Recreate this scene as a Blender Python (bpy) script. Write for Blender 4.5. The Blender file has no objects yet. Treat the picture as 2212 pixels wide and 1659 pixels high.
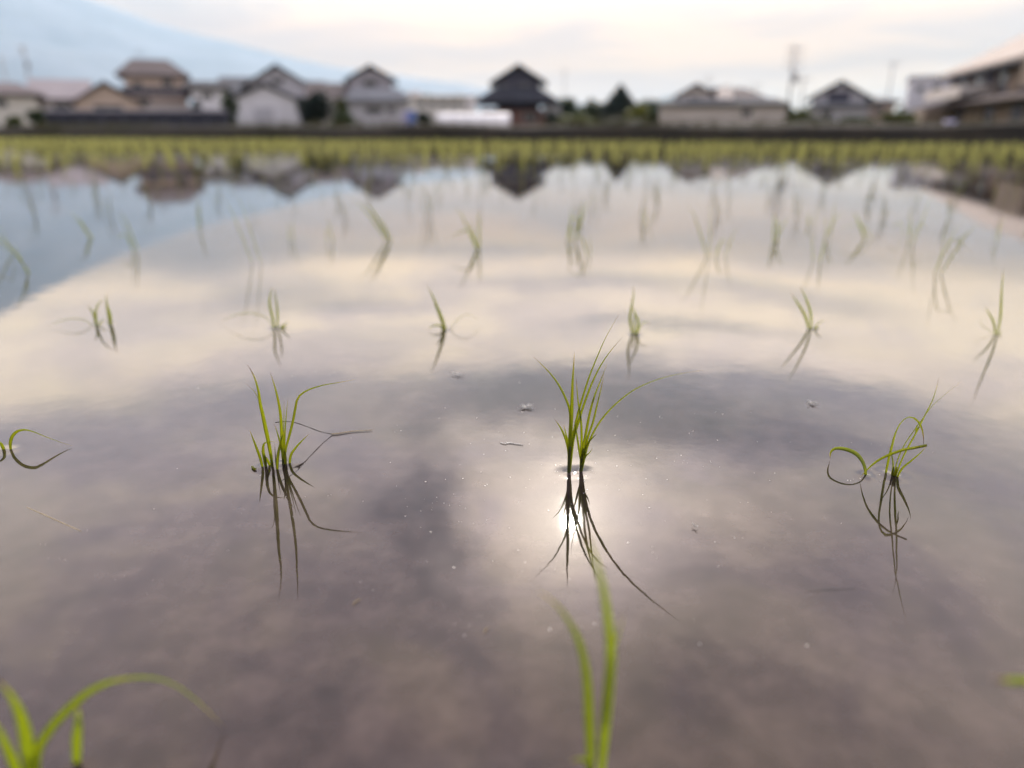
import bpy, bmesh, math, random
from mathutils import Vector, Matrix, noise

random.seed(7)
sc = bpy.context.scene
col = sc.collection
R = math.radians

# ------------------------------------------------------------------ camera geometry
PW, PH, F, CH = 2212.0, 1659.0, 1534.0, 0.18       # picture frame units, focal length in them, lens height (m)
TH = math.atan((PH / 2 - 285) / F)
ST, CT = math.sin(TH), math.cos(TH)

def ray(px, py):
    r = (px - PW / 2) / F
    u = -(py - PH / 2) / F
    return Vector((r, CT + u * ST, -ST + u * CT))

def on_water(px, py, z=0.0):
    d = ray(px, py)
    k = (z - CH) / d.z
    return Vector((d.x * k, d.y * k, z))

def at(px, py, Y):                                   # the point of this sight line in the upright plane y = Y
    d = ray(px, py)
    k = Y / d.y
    return Vector((d.x * k, Y, CH + d.z * k))

def azel(px, py, mirrored=True):
    d = ray(px, py)
    z = -d.z if mirrored else d.z
    return math.atan2(d.x, d.y), math.atan2(z, math.hypot(d.x, d.y))

SUN_AZ, SUN_EL = azel(1233, 1128)
SUN_DIR = Vector((math.sin(SUN_AZ) * math.cos(SUN_EL), math.cos(SUN_AZ) * math.cos(SUN_EL), math.sin(SUN_EL)))

# ------------------------------------------------------------------ scene helpers
def tag(o, label=None, cat=None, group=None, kind=None):
    if label: o['label'] = label
    if cat: o['category'] = cat
    if group: o['group'] = group
    if kind: o['kind'] = kind
    return o

def link(name, me, mat=None, parent=None):
    o = bpy.data.objects.new(name, me)
    col.objects.link(o)
    if mat is not None and not me.materials:
        me.materials.append(mat)
    if parent is not None:
        o.parent = parent
    return o

def bm_obj(name, bm, mat, parent=None, smooth=False, loc=None):
    me = bpy.data.meshes.new(name)
    bmesh.ops.recalc_face_normals(bm, faces=bm.faces)
    bm.to_mesh(me)
    bm.free()
    if smooth:
        for p in me.polygons: p.use_smooth = True
    o = link(name, me, mat, parent)
    if loc is not None: o.location = loc
    return o

def empty(name, loc):
    o = bpy.data.objects.new(name, None)
    col.objects.link(o)
    o.location = loc
    o.empty_display_size = 0.02
    return o

def box(bm, x0, x1, y0, y1, z0, z1):
    v = [bm.verts.new((x, y, z)) for z in (z0, z1) for (x, y) in ((x0, y0), (x1, y0), (x1, y1), (x0, y1))]
    for f in ((3, 2, 1, 0), (4, 5, 6, 7), (0, 1, 5, 4), (1, 2, 6, 5), (2, 3, 7, 6), (3, 0, 4, 7)):
        bm.faces.new([v[i] for i in f])

def tube(bm, pts, radii, n=8, cap=True):
    rings = []
    for i, p in enumerate(pts):
        a = pts[max(0, i - 1)]; b = pts[min(len(pts) - 1, i + 1)]
        t = (b - a).normalized()
        ref = Vector((0, 0, 1)) if abs(t.z) < 0.9 else Vector((1, 0, 0))
        s = t.cross(ref).normalized(); w = s.cross(t)
        r = radii[i]
        rings.append([bm.verts.new(p + (s * math.cos(k * 2 * math.pi / n) + w * math.sin(k * 2 * math.pi / n)) * r) for k in range(n)])
    for A, B in zip(rings, rings[1:]):
        for k in range(n):
            bm.faces.new((A[k], A[(k + 1) % n], B[(k + 1) % n], B[k]))
    if cap:
        bm.faces.new(rings[0][::-1]); bm.faces.new(rings[-1])

# ------------------------------------------------------------------ node helpers
class S:
    """a node socket with arithmetic"""
    def __init__(s, nt, sock): s.nt, s.k = nt, sock
    def _m(s, op, *o, clamp=False):
        n = s.nt.nodes.new('ShaderNodeMath'); n.operation = op; n.use_clamp = clamp
        for i, x in enumerate((s,) + o):
            if isinstance(x, S): s.nt.links.new(x.k, n.inputs[i])
            else: n.inputs[i].default_value = x
        return S(s.nt, n.outputs[0])
    def __add__(s, o): return s._m('ADD', o)
    __radd__ = __add__
    def __mul__(s, o): return s._m('MULTIPLY', o)
    __rmul__ = __mul__
    def __sub__(s, o): return s._m('SUBTRACT', o)
    def __rsub__(s, o): return (s * -1.0) + o
    def __truediv__(s, o): return s._m('DIVIDE', o)
    def exp(s): return s._m('EXPONENT')
    def pow(s, o): return s._m('POWER', o)
    def maxi(s, o): return s._m('MAXIMUM', o)
    def mini(s, o): return s._m('MINIMUM', o)
    def sstep(s, a, b, lo=0.0, hi=1.0):
        n = s.nt.nodes.new('ShaderNodeMapRange'); n.interpolation_type = 'SMOOTHSTEP'
        s.nt.links.new(s.k, n.inputs[0])
        for i, v in enumerate((a, b, lo, hi)): n.inputs[i + 1].default_value = v
        return S(s.nt, n.outputs[0])

def xyz(nt, sock):
    n = nt.nodes.new('ShaderNodeSeparateXYZ'); nt.links.new(sock, n.inputs[0])
    return [S(nt, n.outputs[i]) for i in range(3)]

def comb(nt, x, y, z):
    n = nt.nodes.new('ShaderNodeCombineXYZ')
    for i, v in enumerate((x, y, z)):
        if isinstance(v, S): nt.links.new(v.k, n.inputs[i])
        else: n.inputs[i].default_value = v
    return n.outputs[0]

def fbm(nt, vec, scale, detail=4.0, rough=0.5, dist=0.0):
    n = nt.nodes.new('ShaderNodeTexNoise')
    n.inputs['Scale'].default_value = scale; n.inputs['Detail'].default_value = detail
    n.inputs['Roughness'].default_value = rough; n.inputs['Distortion'].default_value = dist
    if vec is not None: nt.links.new(vec, n.inputs['Vector'])
    return S(nt, n.outputs['Fac'])

def ramp(nt, fac, stops, interp='LINEAR'):
    n = nt.nodes.new('ShaderNodeValToRGB'); cr = n.color_ramp; cr.interpolation = interp
    while len(cr.elements) < len(stops): cr.elements.new(0.5)
    for e, (p, c) in zip(cr.elements, stops):
        e.position = p; e.color = (c[0], c[1], c[2], 1)
    nt.links.new(fac.k, n.inputs[0])
    return n.outputs[0]

def mixrgb(nt, fac, a, b, blend='MIX'):
    n = nt.nodes.new('ShaderNodeMix'); n.data_type = 'RGBA'; n.blend_type = blend
    for i, v in ((0, fac), (6, a), (7, b)):
        if isinstance(v, S): nt.links.new(v.k, n.inputs[i])
        elif isinstance(v, (int, float)): n.inputs[i].default_value = v
        elif isinstance(v, (tuple, list)): n.inputs[i].default_value = (v[0], v[1], v[2], 1)
        else: nt.links.new(v, n.inputs[i])
    return n.outputs[2]

def new_mat(name):
    m = bpy.data.materials.new(name); m.use_nodes = True
    nt = m.node_tree; b = nt.nodes['Principled BSDF']
    return m, nt, b

def rough_mat(name, c0, c1, scale=3.0, rough=0.8, bump=0.0, spec=0.3, stretch=None, detail=5):
    """two natural tones of one surface broken up by noise"""
    m, nt, b = new_mat(name)
    tc = nt.nodes.new('ShaderNodeTexCoord'); v = tc.outputs['Object']
    if stretch:
        mp = nt.nodes.new('ShaderNodeMapping'); mp.inputs['Scale'].default_value = stretch
        nt.links.new(v, mp.inputs['Vector']); v = mp.outputs[0]
    f = fbm(nt, v, scale, detail, 0.6)
    nt.links.new(ramp(nt, f, [(0.3, c0), (0.7, c1)]), b.inputs['Base Color'])
    b.inputs['Roughness'].default_value = rough
    b.inputs['Specular IOR Level'].default_value = spec
    if bump:
        bn = nt.nodes.new('ShaderNodeBump'); bn.inputs['Strength'].default_value = 0.6; bn.inputs['Distance'].default_value = bump
        nt.links.new(f.k, bn.inputs['Height']); nt.links.new(bn.outputs[0], b.inputs['Normal'])
    return m

def tile_mat(name, c0, c1, pitch=0.3, rough=0.55):
    """roof tiles: courses across the slope, seen as a fine ribbing"""
    m, nt, b = new_mat(name)
    tc = nt.nodes.new('ShaderNodeTexCoord')
    w = nt.nodes.new('ShaderNodeTexWave'); w.wave_type = 'BANDS'; w.bands_direction = 'Z'
    w.inputs['Scale'].default_value = 0.5 / pitch; w.inputs['Distortion'].default_value = 0.6
    nt.links.new(tc.outputs['Object'], w.inputs['Vector'])
    f = fbm(nt, tc.outputs['Object'], 1.3, 5, 0.65)
    nt.links.new(ramp(nt, f, [(0.3, c0), (0.7, c1)]), b.inputs['Base Color'])
    b.inputs['Roughness'].default_value = 0.85; b.inputs['Specular IOR Level'].default_value = 0.15
    bn = nt.nodes.new('ShaderNodeBump'); bn.inputs['Strength'].default_value = 0.5; bn.inputs['Distance'].default_value = 0.03
    nt.links.new(w.outputs['Fac'], bn.inputs['Height']); nt.links.new(bn.outputs[0], b.inputs['Normal'])
    return m

def leaf_mat(name, base, thru, tip, tip_from=0.75, mixf=0.5, rough=0.38):
    m, nt, b = new_mat(name)
    at_ = nt.nodes.new('ShaderNodeAttribute'); at_.attribute_name = 'along'
    t = S(nt, at_.outputs['Fac'])
    tc = nt.nodes.new('ShaderNodeTexCoord')
    mp = nt.nodes.new('ShaderNodeMapping'); mp.inputs['Scale'].default_value = (900, 900, 120)
    nt.links.new(tc.outputs['Object'], mp.inputs['Vector'])
    f = fbm(nt, mp.outputs[0], 1.0, 3, 0.6)
    info = nt.nodes.new('ShaderNodeObjectInfo')
    rnd = S(nt, info.outputs['Random'])
    k = (t + (f - 0.5) * 0.25).sstep(tip_from, 1.0)
    dark = tuple(x * 0.72 for x in base); dthru = tuple(x * 0.75 for x in thru)
    vary = (f * 0.6 + rnd * 0.4)
    mot = fbm(nt, tc.outputs['Object'], 70.0, 4, 0.65).sstep(0.50, 0.74, 0.0, 0.55)
    brown = (t + (rnd - 0.5) * 0.10).sstep(0.93, 1.0)
    yel = tuple(min(1, x * y) for x, y in zip(thru, (1.0, 0.86, 1.3))); yb = tuple(x * y for x, y in zip(base, (1.45, 1.05, 1.5)))
    c = mixrgb(nt, brown, mixrgb(nt, k, mixrgb(nt, mot, mixrgb(nt, vary, dark, base), yb), tip), (0.20, 0.11, 0.05))
    c2 = mixrgb(nt, brown, mixrgb(nt, k, mixrgb(nt, mot, mixrgb(nt, vary, dthru, thru), yel), tip), (0.30, 0.17, 0.07))
    mudk = (t + (f - 0.5) * 0.10).sstep(0.01, 0.11, 0.38, 0.0)
    c = mixrgb(nt, mudk, c, (0.085, 0.065, 0.03)); c2 = mixrgb(nt, mudk, c2, (0.16, 0.13, 0.04))
    nt.links.new(c, b.inputs['Base Color'])
    b.inputs['Roughness'].default_value = rough
    b.inputs['Specular IOR Level'].default_value = 0.35
    tr = nt.nodes.new('ShaderNodeBsdfTranslucent'); nt.links.new(c2, tr.inputs['Color'])
    mx = nt.nodes.new('ShaderNodeMixShader'); mx.inputs[0].default_value = mixf
    nt.links.new(b.outputs[0], mx.inputs[1]); nt.links.new(tr.outputs[0], mx.inputs[2])
    nt.links.new(mx.outputs[0], nt.nodes['Material Output'].inputs['Surface'])
    return m

# ------------------------------------------------------------------ render settings
sc.render.engine = 'CYCLES'
cy = sc.cycles
cy.use_denoising = True
try: cy.denoiser = 'OPENIMAGEDENOISE'
except Exception: pass
cy.max_bounces = 6; cy.diffuse_bounces = 3; cy.glossy_bounces = 4; cy.transmission_bounces = 4
cy.volume_bounces = 2; cy.caustics_reflective = False; cy.caustics_refractive = False
cy.sample_clamp_indirect = 6.0
sc.view_settings.view_transform = 'Standard'
sc.view_settings.look = 'None'
sc.view_settings.exposure = 0.24
sc.view_settings.gamma = 1.0

cam = bpy.data.cameras.new('camera')
cam.sensor_fit = 'HORIZONTAL'; cam.sensor_width = 36.0; cam.lens = 36.0 * F / PW
cam.clip_start = 0.01; cam.clip_end = 60000
cam.dof.use_dof = True
cam.dof.focus_distance = 0.36 * CT + CH * ST
cam.dof.aperture_fstop = 3.9
co = bpy.data.objects.new('camera', cam); col.objects.link(co)
co.location = (0, 0, CH); co.rotation_euler = (math.pi / 2 - TH, 0, 0)
sc.camera = co

# ------------------------------------------------------------------ sun and sky
sl = bpy.data.lights.new('sun', 'SUN'); sl.energy = 4.4; sl.angle = R(0.55); sl.color = (1.0, 0.93, 0.83)
so = bpy.data.objects.new('sun', sl); col.objects.link(so)
so.rotation_euler = (-SUN_DIR).to_track_quat('-Z', 'Y').to_euler(); so.location = (0, 5, 30)

wd = bpy.data.worlds.new('World'); sc.world = wd; wd.use_nodes = True
nt = wd.node_tree; nt.nodes.clear()
wo = nt.nodes.new('ShaderNodeOutputWorld')
sky = nt.nodes.new('ShaderNodeTexSky'); sky.sky_type = 'NISHITA'; sky.sun_disc = False
sky.sun_elevation = SUN_EL; sky.sun_rotation = SUN_AZ; sky.air_density = 1.2; sky.dust_density = 2.0
bg1 = nt.nodes.new('ShaderNodeBackground'); bg1.inputs[1].default_value = 0.10
nt.links.new(sky.outputs[0], bg1.inputs[0])
tc = nt.nodes.new('ShaderNodeTexCoord')
dv = tc.outputs['Generated']
dx, dy, dz = xyz(nt, dv)
az = dx._m('ARCTAN2', dy)
el = dz._m('ARCSINE')
vv = (el + 0.07).maxi(0.02)._m('LOGARITHM', 2.718281828) * 4.2
q = comb(nt, az * 3.6, vv, 0.3)
wq = comb(nt, az * 9.0, el * 14.0, 2.3)
n1 = fbm(nt, q, 1.0, 5, 0.55, 0.5)
w1 = fbm(nt, wq, 1.0, 5, 0.6)
w2 = fbm(nt, comb(nt, az * 6.0, el * 14.0, 7.7), 1.0, 5, 0.6)
azw = az + (w1 - 0.5) * 0.32
elw = el + (w2 - 0.5) * el.sstep(0.15, 0.40, 0.03, 0.18)
elq = el + (w2 - 0.5) * el.sstep(0.16, 0.32, 0.0, 0.085)
# brightness and tint of the cloud deck from the horizon to overhead (divided by 4)
CL = [(0.0, (0.19, 0.165, 0.14)), (2.5, (0.19, 0.135, 0.095)), (4.5, (0.20, 0.108, 0.042)), (7, (0.24, 0.126, 0.048)), (8.6, (0.38, 0.235, 0.110)),
      (10, (0.84, 0.60, 0.36)), (14, (1.21, 0.93, 0.67)), (16.8, (1.15, 0.91, 0.71)), (18.6, (0.64, 0.525, 0.485)), (25, (0.72, 0.585, 0.55)), (33, (0.70, 0.55, 0.515)),
      (46, (0.56, 0.41, 0.375)), (58, (0.33, 0.36, 0.42)), (90, (0.28, 0.36, 0.48))]
cl = ramp(nt, elq * (180 / math.pi / 90.0), [(a / 90.0, c) for a, c in CL])
# places in the sky where the deck is thicker (darker) or thinner, by direction
BL = [(1290, 880, 430, 105, 0.62), (905, 1110, 75, 160, 0.46), (640, 640, 250, 42, 0.40), (880, 660, 200, 24, 0.20),
      (1350, 607, 420, 20, 0.36), (430, 560, 230, 60, 0.40), (1450, 705, 270, 20, 0.40), (1850, 930, 280, 70, 0.24),
      (1800, 1230, 330, 120, 0.20), (650, 1300, 330, 130, 0.14), (1650, 1490, 300, 90, 0.28), (1000, 535, 320, 15, 0.26), (1750, 655, 300, 22, 0.24),
      (1265, 1140, 270, 205, -1.05), (1090, 975, 90, 45, -0.35), (700, 980, 240, 60, -0.16), (250, 1020, 300, 90, -0.12), (1600, 760, 300, 40, -0.2)]
thick = None
for (bx, by, rx, ry, dp) in BL:
    a0, e0 = azel(bx, by)
    ra = abs(azel(bx + rx, by)[0] - azel(bx - rx, by)[0]) / 2
    re = abs(azel(bx, by + ry)[1] - azel(bx, by - ry)[1]) / 2
    g = (((azw - a0) / ra)._m('ABSOLUTE').pow(2.0) + ((elw - e0) / re)._m('ABSOLUTE').pow(2.0)).pow(1.5) * -1.0
    g = g.exp() * (dp * 1.15)
    thick = g if thick is None else thick + g
veil = (1.0 - thick.mini(0.75)) * (1.0 + n1.sstep(0.36, 0.64, -1.0, 0.85) * el.sstep(0.11, 0.19, 0.24, 0.22))
cosun = dx * SUN_DIR.x + dy * SUN_DIR.y + dz * SUN_DIR.z
cosun = cosun.maxi(0.0)
aur = cosun.pow(2600.0) * 3.0 + cosun.pow(380.0) * 4.2 + cosun.pow(75.0) * 2.3
aurv = aur * (1.0 - thick.mini(0.6).maxi(0.0))
back = dy.sstep(-0.35, 0.35, 0.72, 1.0)            # the deck thins out behind the viewer, towards clear sky
bg2 = nt.nodes.new('ShaderNodeBackground')
lum = veil * 4.0
cc = mixrgb(nt, 1.0, cl, comb(nt, lum, lum, lum * ((1.0 + thick.maxi(0.0) * 0.24) + n1.sstep(0.38, 0.60, 0.12, -0.08))), 'MULTIPLY')
cc = mixrgb(nt, 1.0, cc, mixrgb(nt, 1.0, (1.0, 0.90, 0.74), comb(nt, aurv, aurv, aurv), 'MULTIPLY'), 'ADD')
cc = mixrgb(nt, dy.sstep(-0.35, 0.35, 1.0, 0.0), cc, mixrgb(nt, 1.0, cc, (0.86, 0.97, 1.17), 'MULTIPLY'))
nt.links.new(cc, bg2.inputs[0])
nt.links.new(back.k, bg2.inputs[1])
bg1s = nt.nodes.new('ShaderNodeMixShader')
nt.links.new((dy.sstep(-0.35, 0.35, 0.62, 0.94)).k, bg1s.inputs[0])
nt.links.new(bg1.outputs[0], bg1s.inputs[1]); nt.links.new(bg2.outputs[0], bg1s.inputs[2])
nt.links.new(bg1s.outputs[0], wo.inputs['Surface'])

# ------------------------------------------------------------------ materials
M = {}
M['leaf'] = leaf_mat('rice_leaf', (0.19, 0.25, 0.03), (0.66, 0.70, 0.07), (0.64, 0.52, 0.13), 0.80, 0.62)
M['leaf_near'] = leaf_mat('rice_leaf_pale', (0.21, 0.28, 0.04), (0.66, 0.74, 0.10), (0.68, 0.58, 0.20), 0.80, 0.62)
M['leaf_far'] = leaf_mat('rice_leaf_distant', (0.17, 0.19, 0.07), (0.44, 0.45, 0.13), (0.45, 0.40, 0.10), 0.85, 0.55)
M['stem'] = leaf_mat('rice_stem', (0.06, 0.09, 0.018), (0.15, 0.20, 0.03), (0.12, 0.19, 0.02), 0.6, 0.3)
M['straw'] = rough_mat('dry_straw', (0.20, 0.14, 0.07), (0.45, 0.36, 0.20), 90, 0.7)
M['dead_stem'] = rough_mat('rotten_stem', (0.012, 0.010, 0.008), (0.04, 0.03, 0.02), 120, 0.6)
M['fluff'] = rough_mat('pale_fluff', (0.40, 0.38, 0.34), (0.62, 0.60, 0.55), 400, 0.7)
M['flake'] = rough_mat('scum_flake', (0.25, 0.23, 0.20), (0.62, 0.59, 0.54), 300, 0.45, spec=0.6)
M['soil'] = rough_mat('wet_soil', (0.006, 0.005, 0.003), (0.022, 0.016, 0.009), 2.5, 0.9, 0.02)
M['bank_grass'] = leaf_mat('bank_grass', (0.025, 0.030, 0.008), (0.045, 0.05, 0.012), (0.11, 0.08, 0.035), 0.45, 0.35, 0.6)
M['tree_leaf'] = leaf_mat('tree_leaf', (0.035, 0.065, 0.020), (0.06, 0.10, 0.02), (0.06, 0.09, 0.03), 0.9, 0.3, 0.55)
M['dark_leaf'] = leaf_mat('evergreen_leaf', (0.026, 0.044, 0.036), (0.03, 0.05, 0.03), (0.04, 0.06, 0.045), 0.9, 0.2, 0.55)
M['olive_leaf'] = leaf_mat('olive_leaf', (0.07, 0.10, 0.02), (0.14, 0.17, 0.03), (0.10, 0.12, 0.04), 0.9, 0.3, 0.55)
M['lime_leaf'] = leaf_mat('lime_leaf', (0.16, 0.18, 0.02), (0.30, 0.30, 0.03), (0.2, 0.2, 0.04), 0.9, 0.35, 0.55)
M['bark'] = rough_mat('bark', (0.05, 0.035, 0.025), (0.11, 0.08, 0.06), 6, 0.9, 0.02)
M['concrete'] = rough_mat('pole_concrete', (0.26, 0.26, 0.26), (0.36, 0.36, 0.35), 2, 0.8)
M['steel'] = rough_mat('galvanised_steel', (0.20, 0.20, 0.21), (0.32, 0.32, 0.33), 3, 0.5)
M['glass'] = rough_mat('dark_glass', (0.02, 0.025, 0.03), (0.04, 0.045, 0.05), 0.8, 0.08, spec=0.5)
M['alu'] = rough_mat('window_frame', (0.25, 0.25, 0.26), (0.34, 0.34, 0.35), 2, 0.5)
def wallm(n, c, rough=0.85):
    M[n] = rough_mat(n, tuple(x * 0.86 for x in c), c, 0.9, rough, 0.004)
wallm('cream_wall', (0.62, 0.60, 0.55)); wallm('grey_wall', (0.46, 0.46, 0.50)); wallm('white_wall', (0.66, 0.66, 0.70))
wallm('tan_wall', (0.50, 0.40, 0.33)); wallm('beige_wall', (0.55, 0.51, 0.48)); wallm('brown_wall', (0.16, 0.09, 0.08))
wallm('slate_wall', (0.36, 0.35, 0.39)); wallm('dark_wall', (0.06, 0.06, 0.085)); wallm('navy_board', (0.030, 0.032, 0.048))
wallm('plastic_white', (0.78, 0.75, 0.74), 0.5); wallm('blue_panel', (0.10, 0.18, 0.48), 0.5); wallm('lavender_sheet', (0.42, 0.40, 0.58), 0.6)
wallm('umber_wall', (0.21, 0.165, 0.13)); wallm('red_wall', (0.24, 0.11, 0.09))
M['pink_roof'] = tile_mat('pink_roof', (0.27, 0.235, 0.235), (0.36, 0.32, 0.32))
M['mauve_roof'] = tile_mat('mauve_roof', (0.12, 0.10, 0.10), (0.17, 0.14, 0.142))
M['brown_roof'] = tile_mat('brown_roof', (0.085, 0.068, 0.066), (0.14, 0.115, 0.112))
M['grey_roof'] = tile_mat('grey_roof', (0.10, 0.10, 0.105), (0.16, 0.16, 0.165))
M['dark_roof'] = tile_mat('dark_roof', (0.02, 0.02, 0.026), (0.045, 0.045, 0.055))
M['sand_roof'] = tile_mat('sand_roof', (0.34, 0.285, 0.245), (0.45, 0.385, 0.335))
M['skirt_roof'] = tile_mat('skirt_roof', (0.20, 0.20, 0.21), (0.28, 0.28, 0.29))

# ------------------------------------------------------------------ lie of the land
# the far bank runs across the view, nearer on the right
BA = on_water(0, 299); BB = on_water(2212, 313)
BU = (BB - BA).normalized(); BV = Vector((-BU.y, BU.x, 0))
if BV.y < 0: BV = -BV
BO = BA + BU * (-BA.dot(BU)) ; BO.z = 0                # foot of the origin on the bank line
def land(u, v, z): return BO + BU * u + BV * v + Vector((0, 0, z))
def inset(x, y): return (Vector((x, y, 0)) - BO).dot(BV)    # >0 beyond the bank
V0 = inset(0, 0)

bm = bmesh.new()
prof = [(V0 - 900, 0.35), (V0 - 20, 0.33), (V0 - 0.85, 0.31), (V0 - 0.50, 0.30), (V0 - 0.22, -0.05), (V0 + 1.0, -0.06),
        (-0.35, -0.06), (-0.10, -0.02), (0.0, 0.06), (0.09, 0.17), (0.17, 0.25), (0.30, 0.30), (0.65, 0.31), (1.0, 0.27), (1.5, 0.20), (3.0, 0.24),
        (8, 0.26), (30, 0.28), (120, 0.28), (600, 0.28), (3000, 0.28), (30000, 0.28)]
us = [-30000, -6000, -900, -200] + [-60 + 0.6 * i for i in range(int(95 / 0.6))] + [36, 60, 200, 900, 6000, 30000]
rows = []
for u in us:
    row = []
    for v, z in prof:
        j = 0.0; k = 0.0
        if -0.2 < v < 2 and abs(u) < 70:
            j = 0.14 * noise.noise(Vector((u * 0.45, 3.1, v))) + 0.05 * noise.noise(Vector((u * 2.1, 8.1, v)))
            k = 0.05 * noise.noise(Vector((u * 0.5, v * 2, 1.7))) if v > 0.1 else 0
        row.append(bm.verts.new(land(u, v + j, z + k)))
    rows.append(row)
for A, B in zip(rows, rows[1:]):
    for i in range(len(prof) - 1):
        bm.faces.new((A[i], B[i], B[i + 1], A[i + 1]))
for pco, pno in (((-14400, 0, 0), (-1, 0, 0)), ((14400, 0, 0), (1, 0, 0)), ((0, -800, 0), (0, -1, 0)), ((0, 13850, 0), (0, 1, 0))):
    bmesh.ops.bisect_plane(bm, geom=bm.verts[:] + bm.edges[:] + bm.faces[:], plane_co=pco, plane_no=pno, clear_outer=True)
gm, gnt, gb = new_mat('ground')
gtc = gnt.nodes.new('ShaderNodeTexCoord')
g1 = fbm(gnt, gtc.outputs['Object'], 0.35, 6, 0.65); g2 = fbm(gnt, gtc.outputs['Object'], 4.0, 5, 0.6)
gc = ramp(gnt, g1 * 0.6 + g2 * 0.4, [(0.30, (0.030, 0.022, 0.012)), (0.47, (0.075, 0.055, 0.030)), (0.56, (0.06, 0.065, 0.02)), (0.72, (0.13, 0.11, 0.05))])
gnt.links.new(gc, gb.inputs['Base Color']); gb.inputs['Roughness'].default_value = 0.95; gb.inputs['Specular IOR Level'].default_value = 0.15
for f in bm.faces:
    f.material_index = 1 if -0.5 < inset(f.calc_center_median().x, f.calc_center_median().y) < 1.3 else 0
o = bm_obj('ground', bm, gm); o.data.materials.append(M['soil']); tag(o, kind='structure')

# ------------------------------------------------------------------ volcano on the horizon
R0, A0 = 13500.0, R(-45)
SKY = [(-60, 12.6), (-50, 15.0), (-46.5, 15.6), (-43, 15.2), (-40, 13.4), (-36.5, 11.45), (-34.2, 10.40), (-31.8, 9.40), (-28.4, 8.15), (-25.6, 7.20), (-22.5, 6.40),
       (-19.4, 5.75), (-16.4, 5.15), (-13.2, 4.55), (-10, 4.15), (-7, 3.80), (-3.6, 3.35), (0, 2.85), (4, 2.2), (9, 1.5), (15, .9), (22, .4)]
def skyline(a):
    for (p, x), (q_, y) in zip(SKY, SKY[1:]):
        if a <= q_: return x + (y - x) * (a - p) / (q_ - p)
    return .4
bm = bmesh.new()
grid = []
NA, NR = 260, 44
for i in range(NA + 1):
    a = -58 + 79 * i / NA
    ds = min(12400.0, R0 * math.cos(R(a) - A0)); ds = min(ds, 12700 / math.cos(R(a)))
    e_ = skyline(a) + 0.10 * noise.fractal(Vector((a * 0.45, 1.3, 0)), 1.0, 2.0, 5)
    top = math.tan(R(max(.2, e_))) * ds
    rr = []
    for k in range(NR + 1):
        s_ = 0.26 + 0.86 * k / NR
        sh = (((s_ - .25) / .75) ** 1.9) if s_ <= 1 else 1 - 2.2 * (s_ - 1)
        d_ = ds * s_
        p = Vector((math.sin(R(a)) * d_, math.cos(R(a)) * d_, 0))
        rgh = noise.fractal(p / 1100.0, 1.0, 2.0, 5) * 0.05 * top * min(1, (1 - s_) * 6 if s_ < 1 else 0)
        rr.append(bm.verts.new((p.x, p.y, top * sh + rgh - 2)))
    grid.append(rr)
for A, B in zip(grid, grid[1:]):
    for k in range(NR): bm.faces.new((A[k], B[k], B[k + 1], A[k + 1]))
for pco, pno in (((-14300, 0, 0), (-1, 0, 0)), ((14300, 0, 0), (1, 0, 0)), ((0, 1800, 0), (0, -1, 0)), ((0, 13800, 0), (0, 1, 0))):
    bmesh.ops.bisect_plane(bm, geom=bm.verts[:] + bm.edges[:] + bm.faces[:], plane_co=pco, plane_no=pno, clear_outer=True)
M['mountain'] = rough_mat('volcano_slope', (0.10, 0.12, 0.14), (0.22, 0.24, 0.27), 0.0012, 0.95, detail=8)
o = bm_obj('mountain', bm, M['mountain'], smooth=True); tag(o, kind='structure')

# low wooded hills between the town and the volcano
def ridge(name, Y, x0, x1, hfun, depth, mat):
    b = bmesh.new(); n = 90; R_ = []
    for i in range(n + 1):
        x = x0 + (x1 - x0) * i / n
        hh = max(0.5, hfun(x))
        R_.append([b.verts.new((x, Y + depth * t, 0.2 + hh * s)) for t, s in ((-1.0, 0), (-0.5, 0.55), (-0.12, 0.94), (0.1, 1.0), (0.6, 0.5), (1.0, 0))])
    for A, B in zip(R_, R_[1:]):
        for k in range(5): b.faces.new((A[k], B[k], B[k + 1], A[k + 1]))
    return tag(bm_obj(name, b, mat, smooth=True), kind='structure')
M['hill'] = rough_mat('wooded_hill', (0.025, 0.045, 0.03), (0.06, 0.085, 0.05), 0.02, 0.95, detail=8)
ridge('hills', 2600.0, -2600, 3200, lambda x: 62 + 26 * noise.noise(Vector((x / 420, 0, 5))) + 12 * noise.noise(Vector((x / 90, 0, 9))), 420, M['hill'])
def rid2(x):
    px = PW / 2 + x / 9000 * F / 0.97
    return max(60, 330 * math.exp(-((px - 1440) / 80) ** 2) + 150 * math.exp(-((px - 1600) / 210) ** 2)) + 25 * noise.noise(Vector((x / 500, 3, 5)))
ridge('far_hills', 9000.0, 400, 6800, rid2, 1200, M['hill'])

# ------------------------------------------------------------------ the air: even haze round everything
bm = bmesh.new(); box(bm, -15000, 15000, -1000, 14100, -1.2, 3900)
hm = bpy.data.materials.new('haze'); hm.use_nodes = True
hn = hm.node_tree; hn.nodes.clear()
ho = hn.nodes.new('ShaderNodeOutputMaterial'); pv = hn.nodes.new('ShaderNodeVolumePrincipled')
pv.inputs['Color'].default_value = (0.62, 0.835, 1.0, 1); pv.inputs['Density'].default_value = 6.0e-5; pv.inputs['Anisotropy'].default_value = 0.12
hn.links.new(pv.outputs[0], ho.inputs['Volume'])
o = bm_obj('haze', bm, hm); tag(o, kind='stuff')

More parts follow.
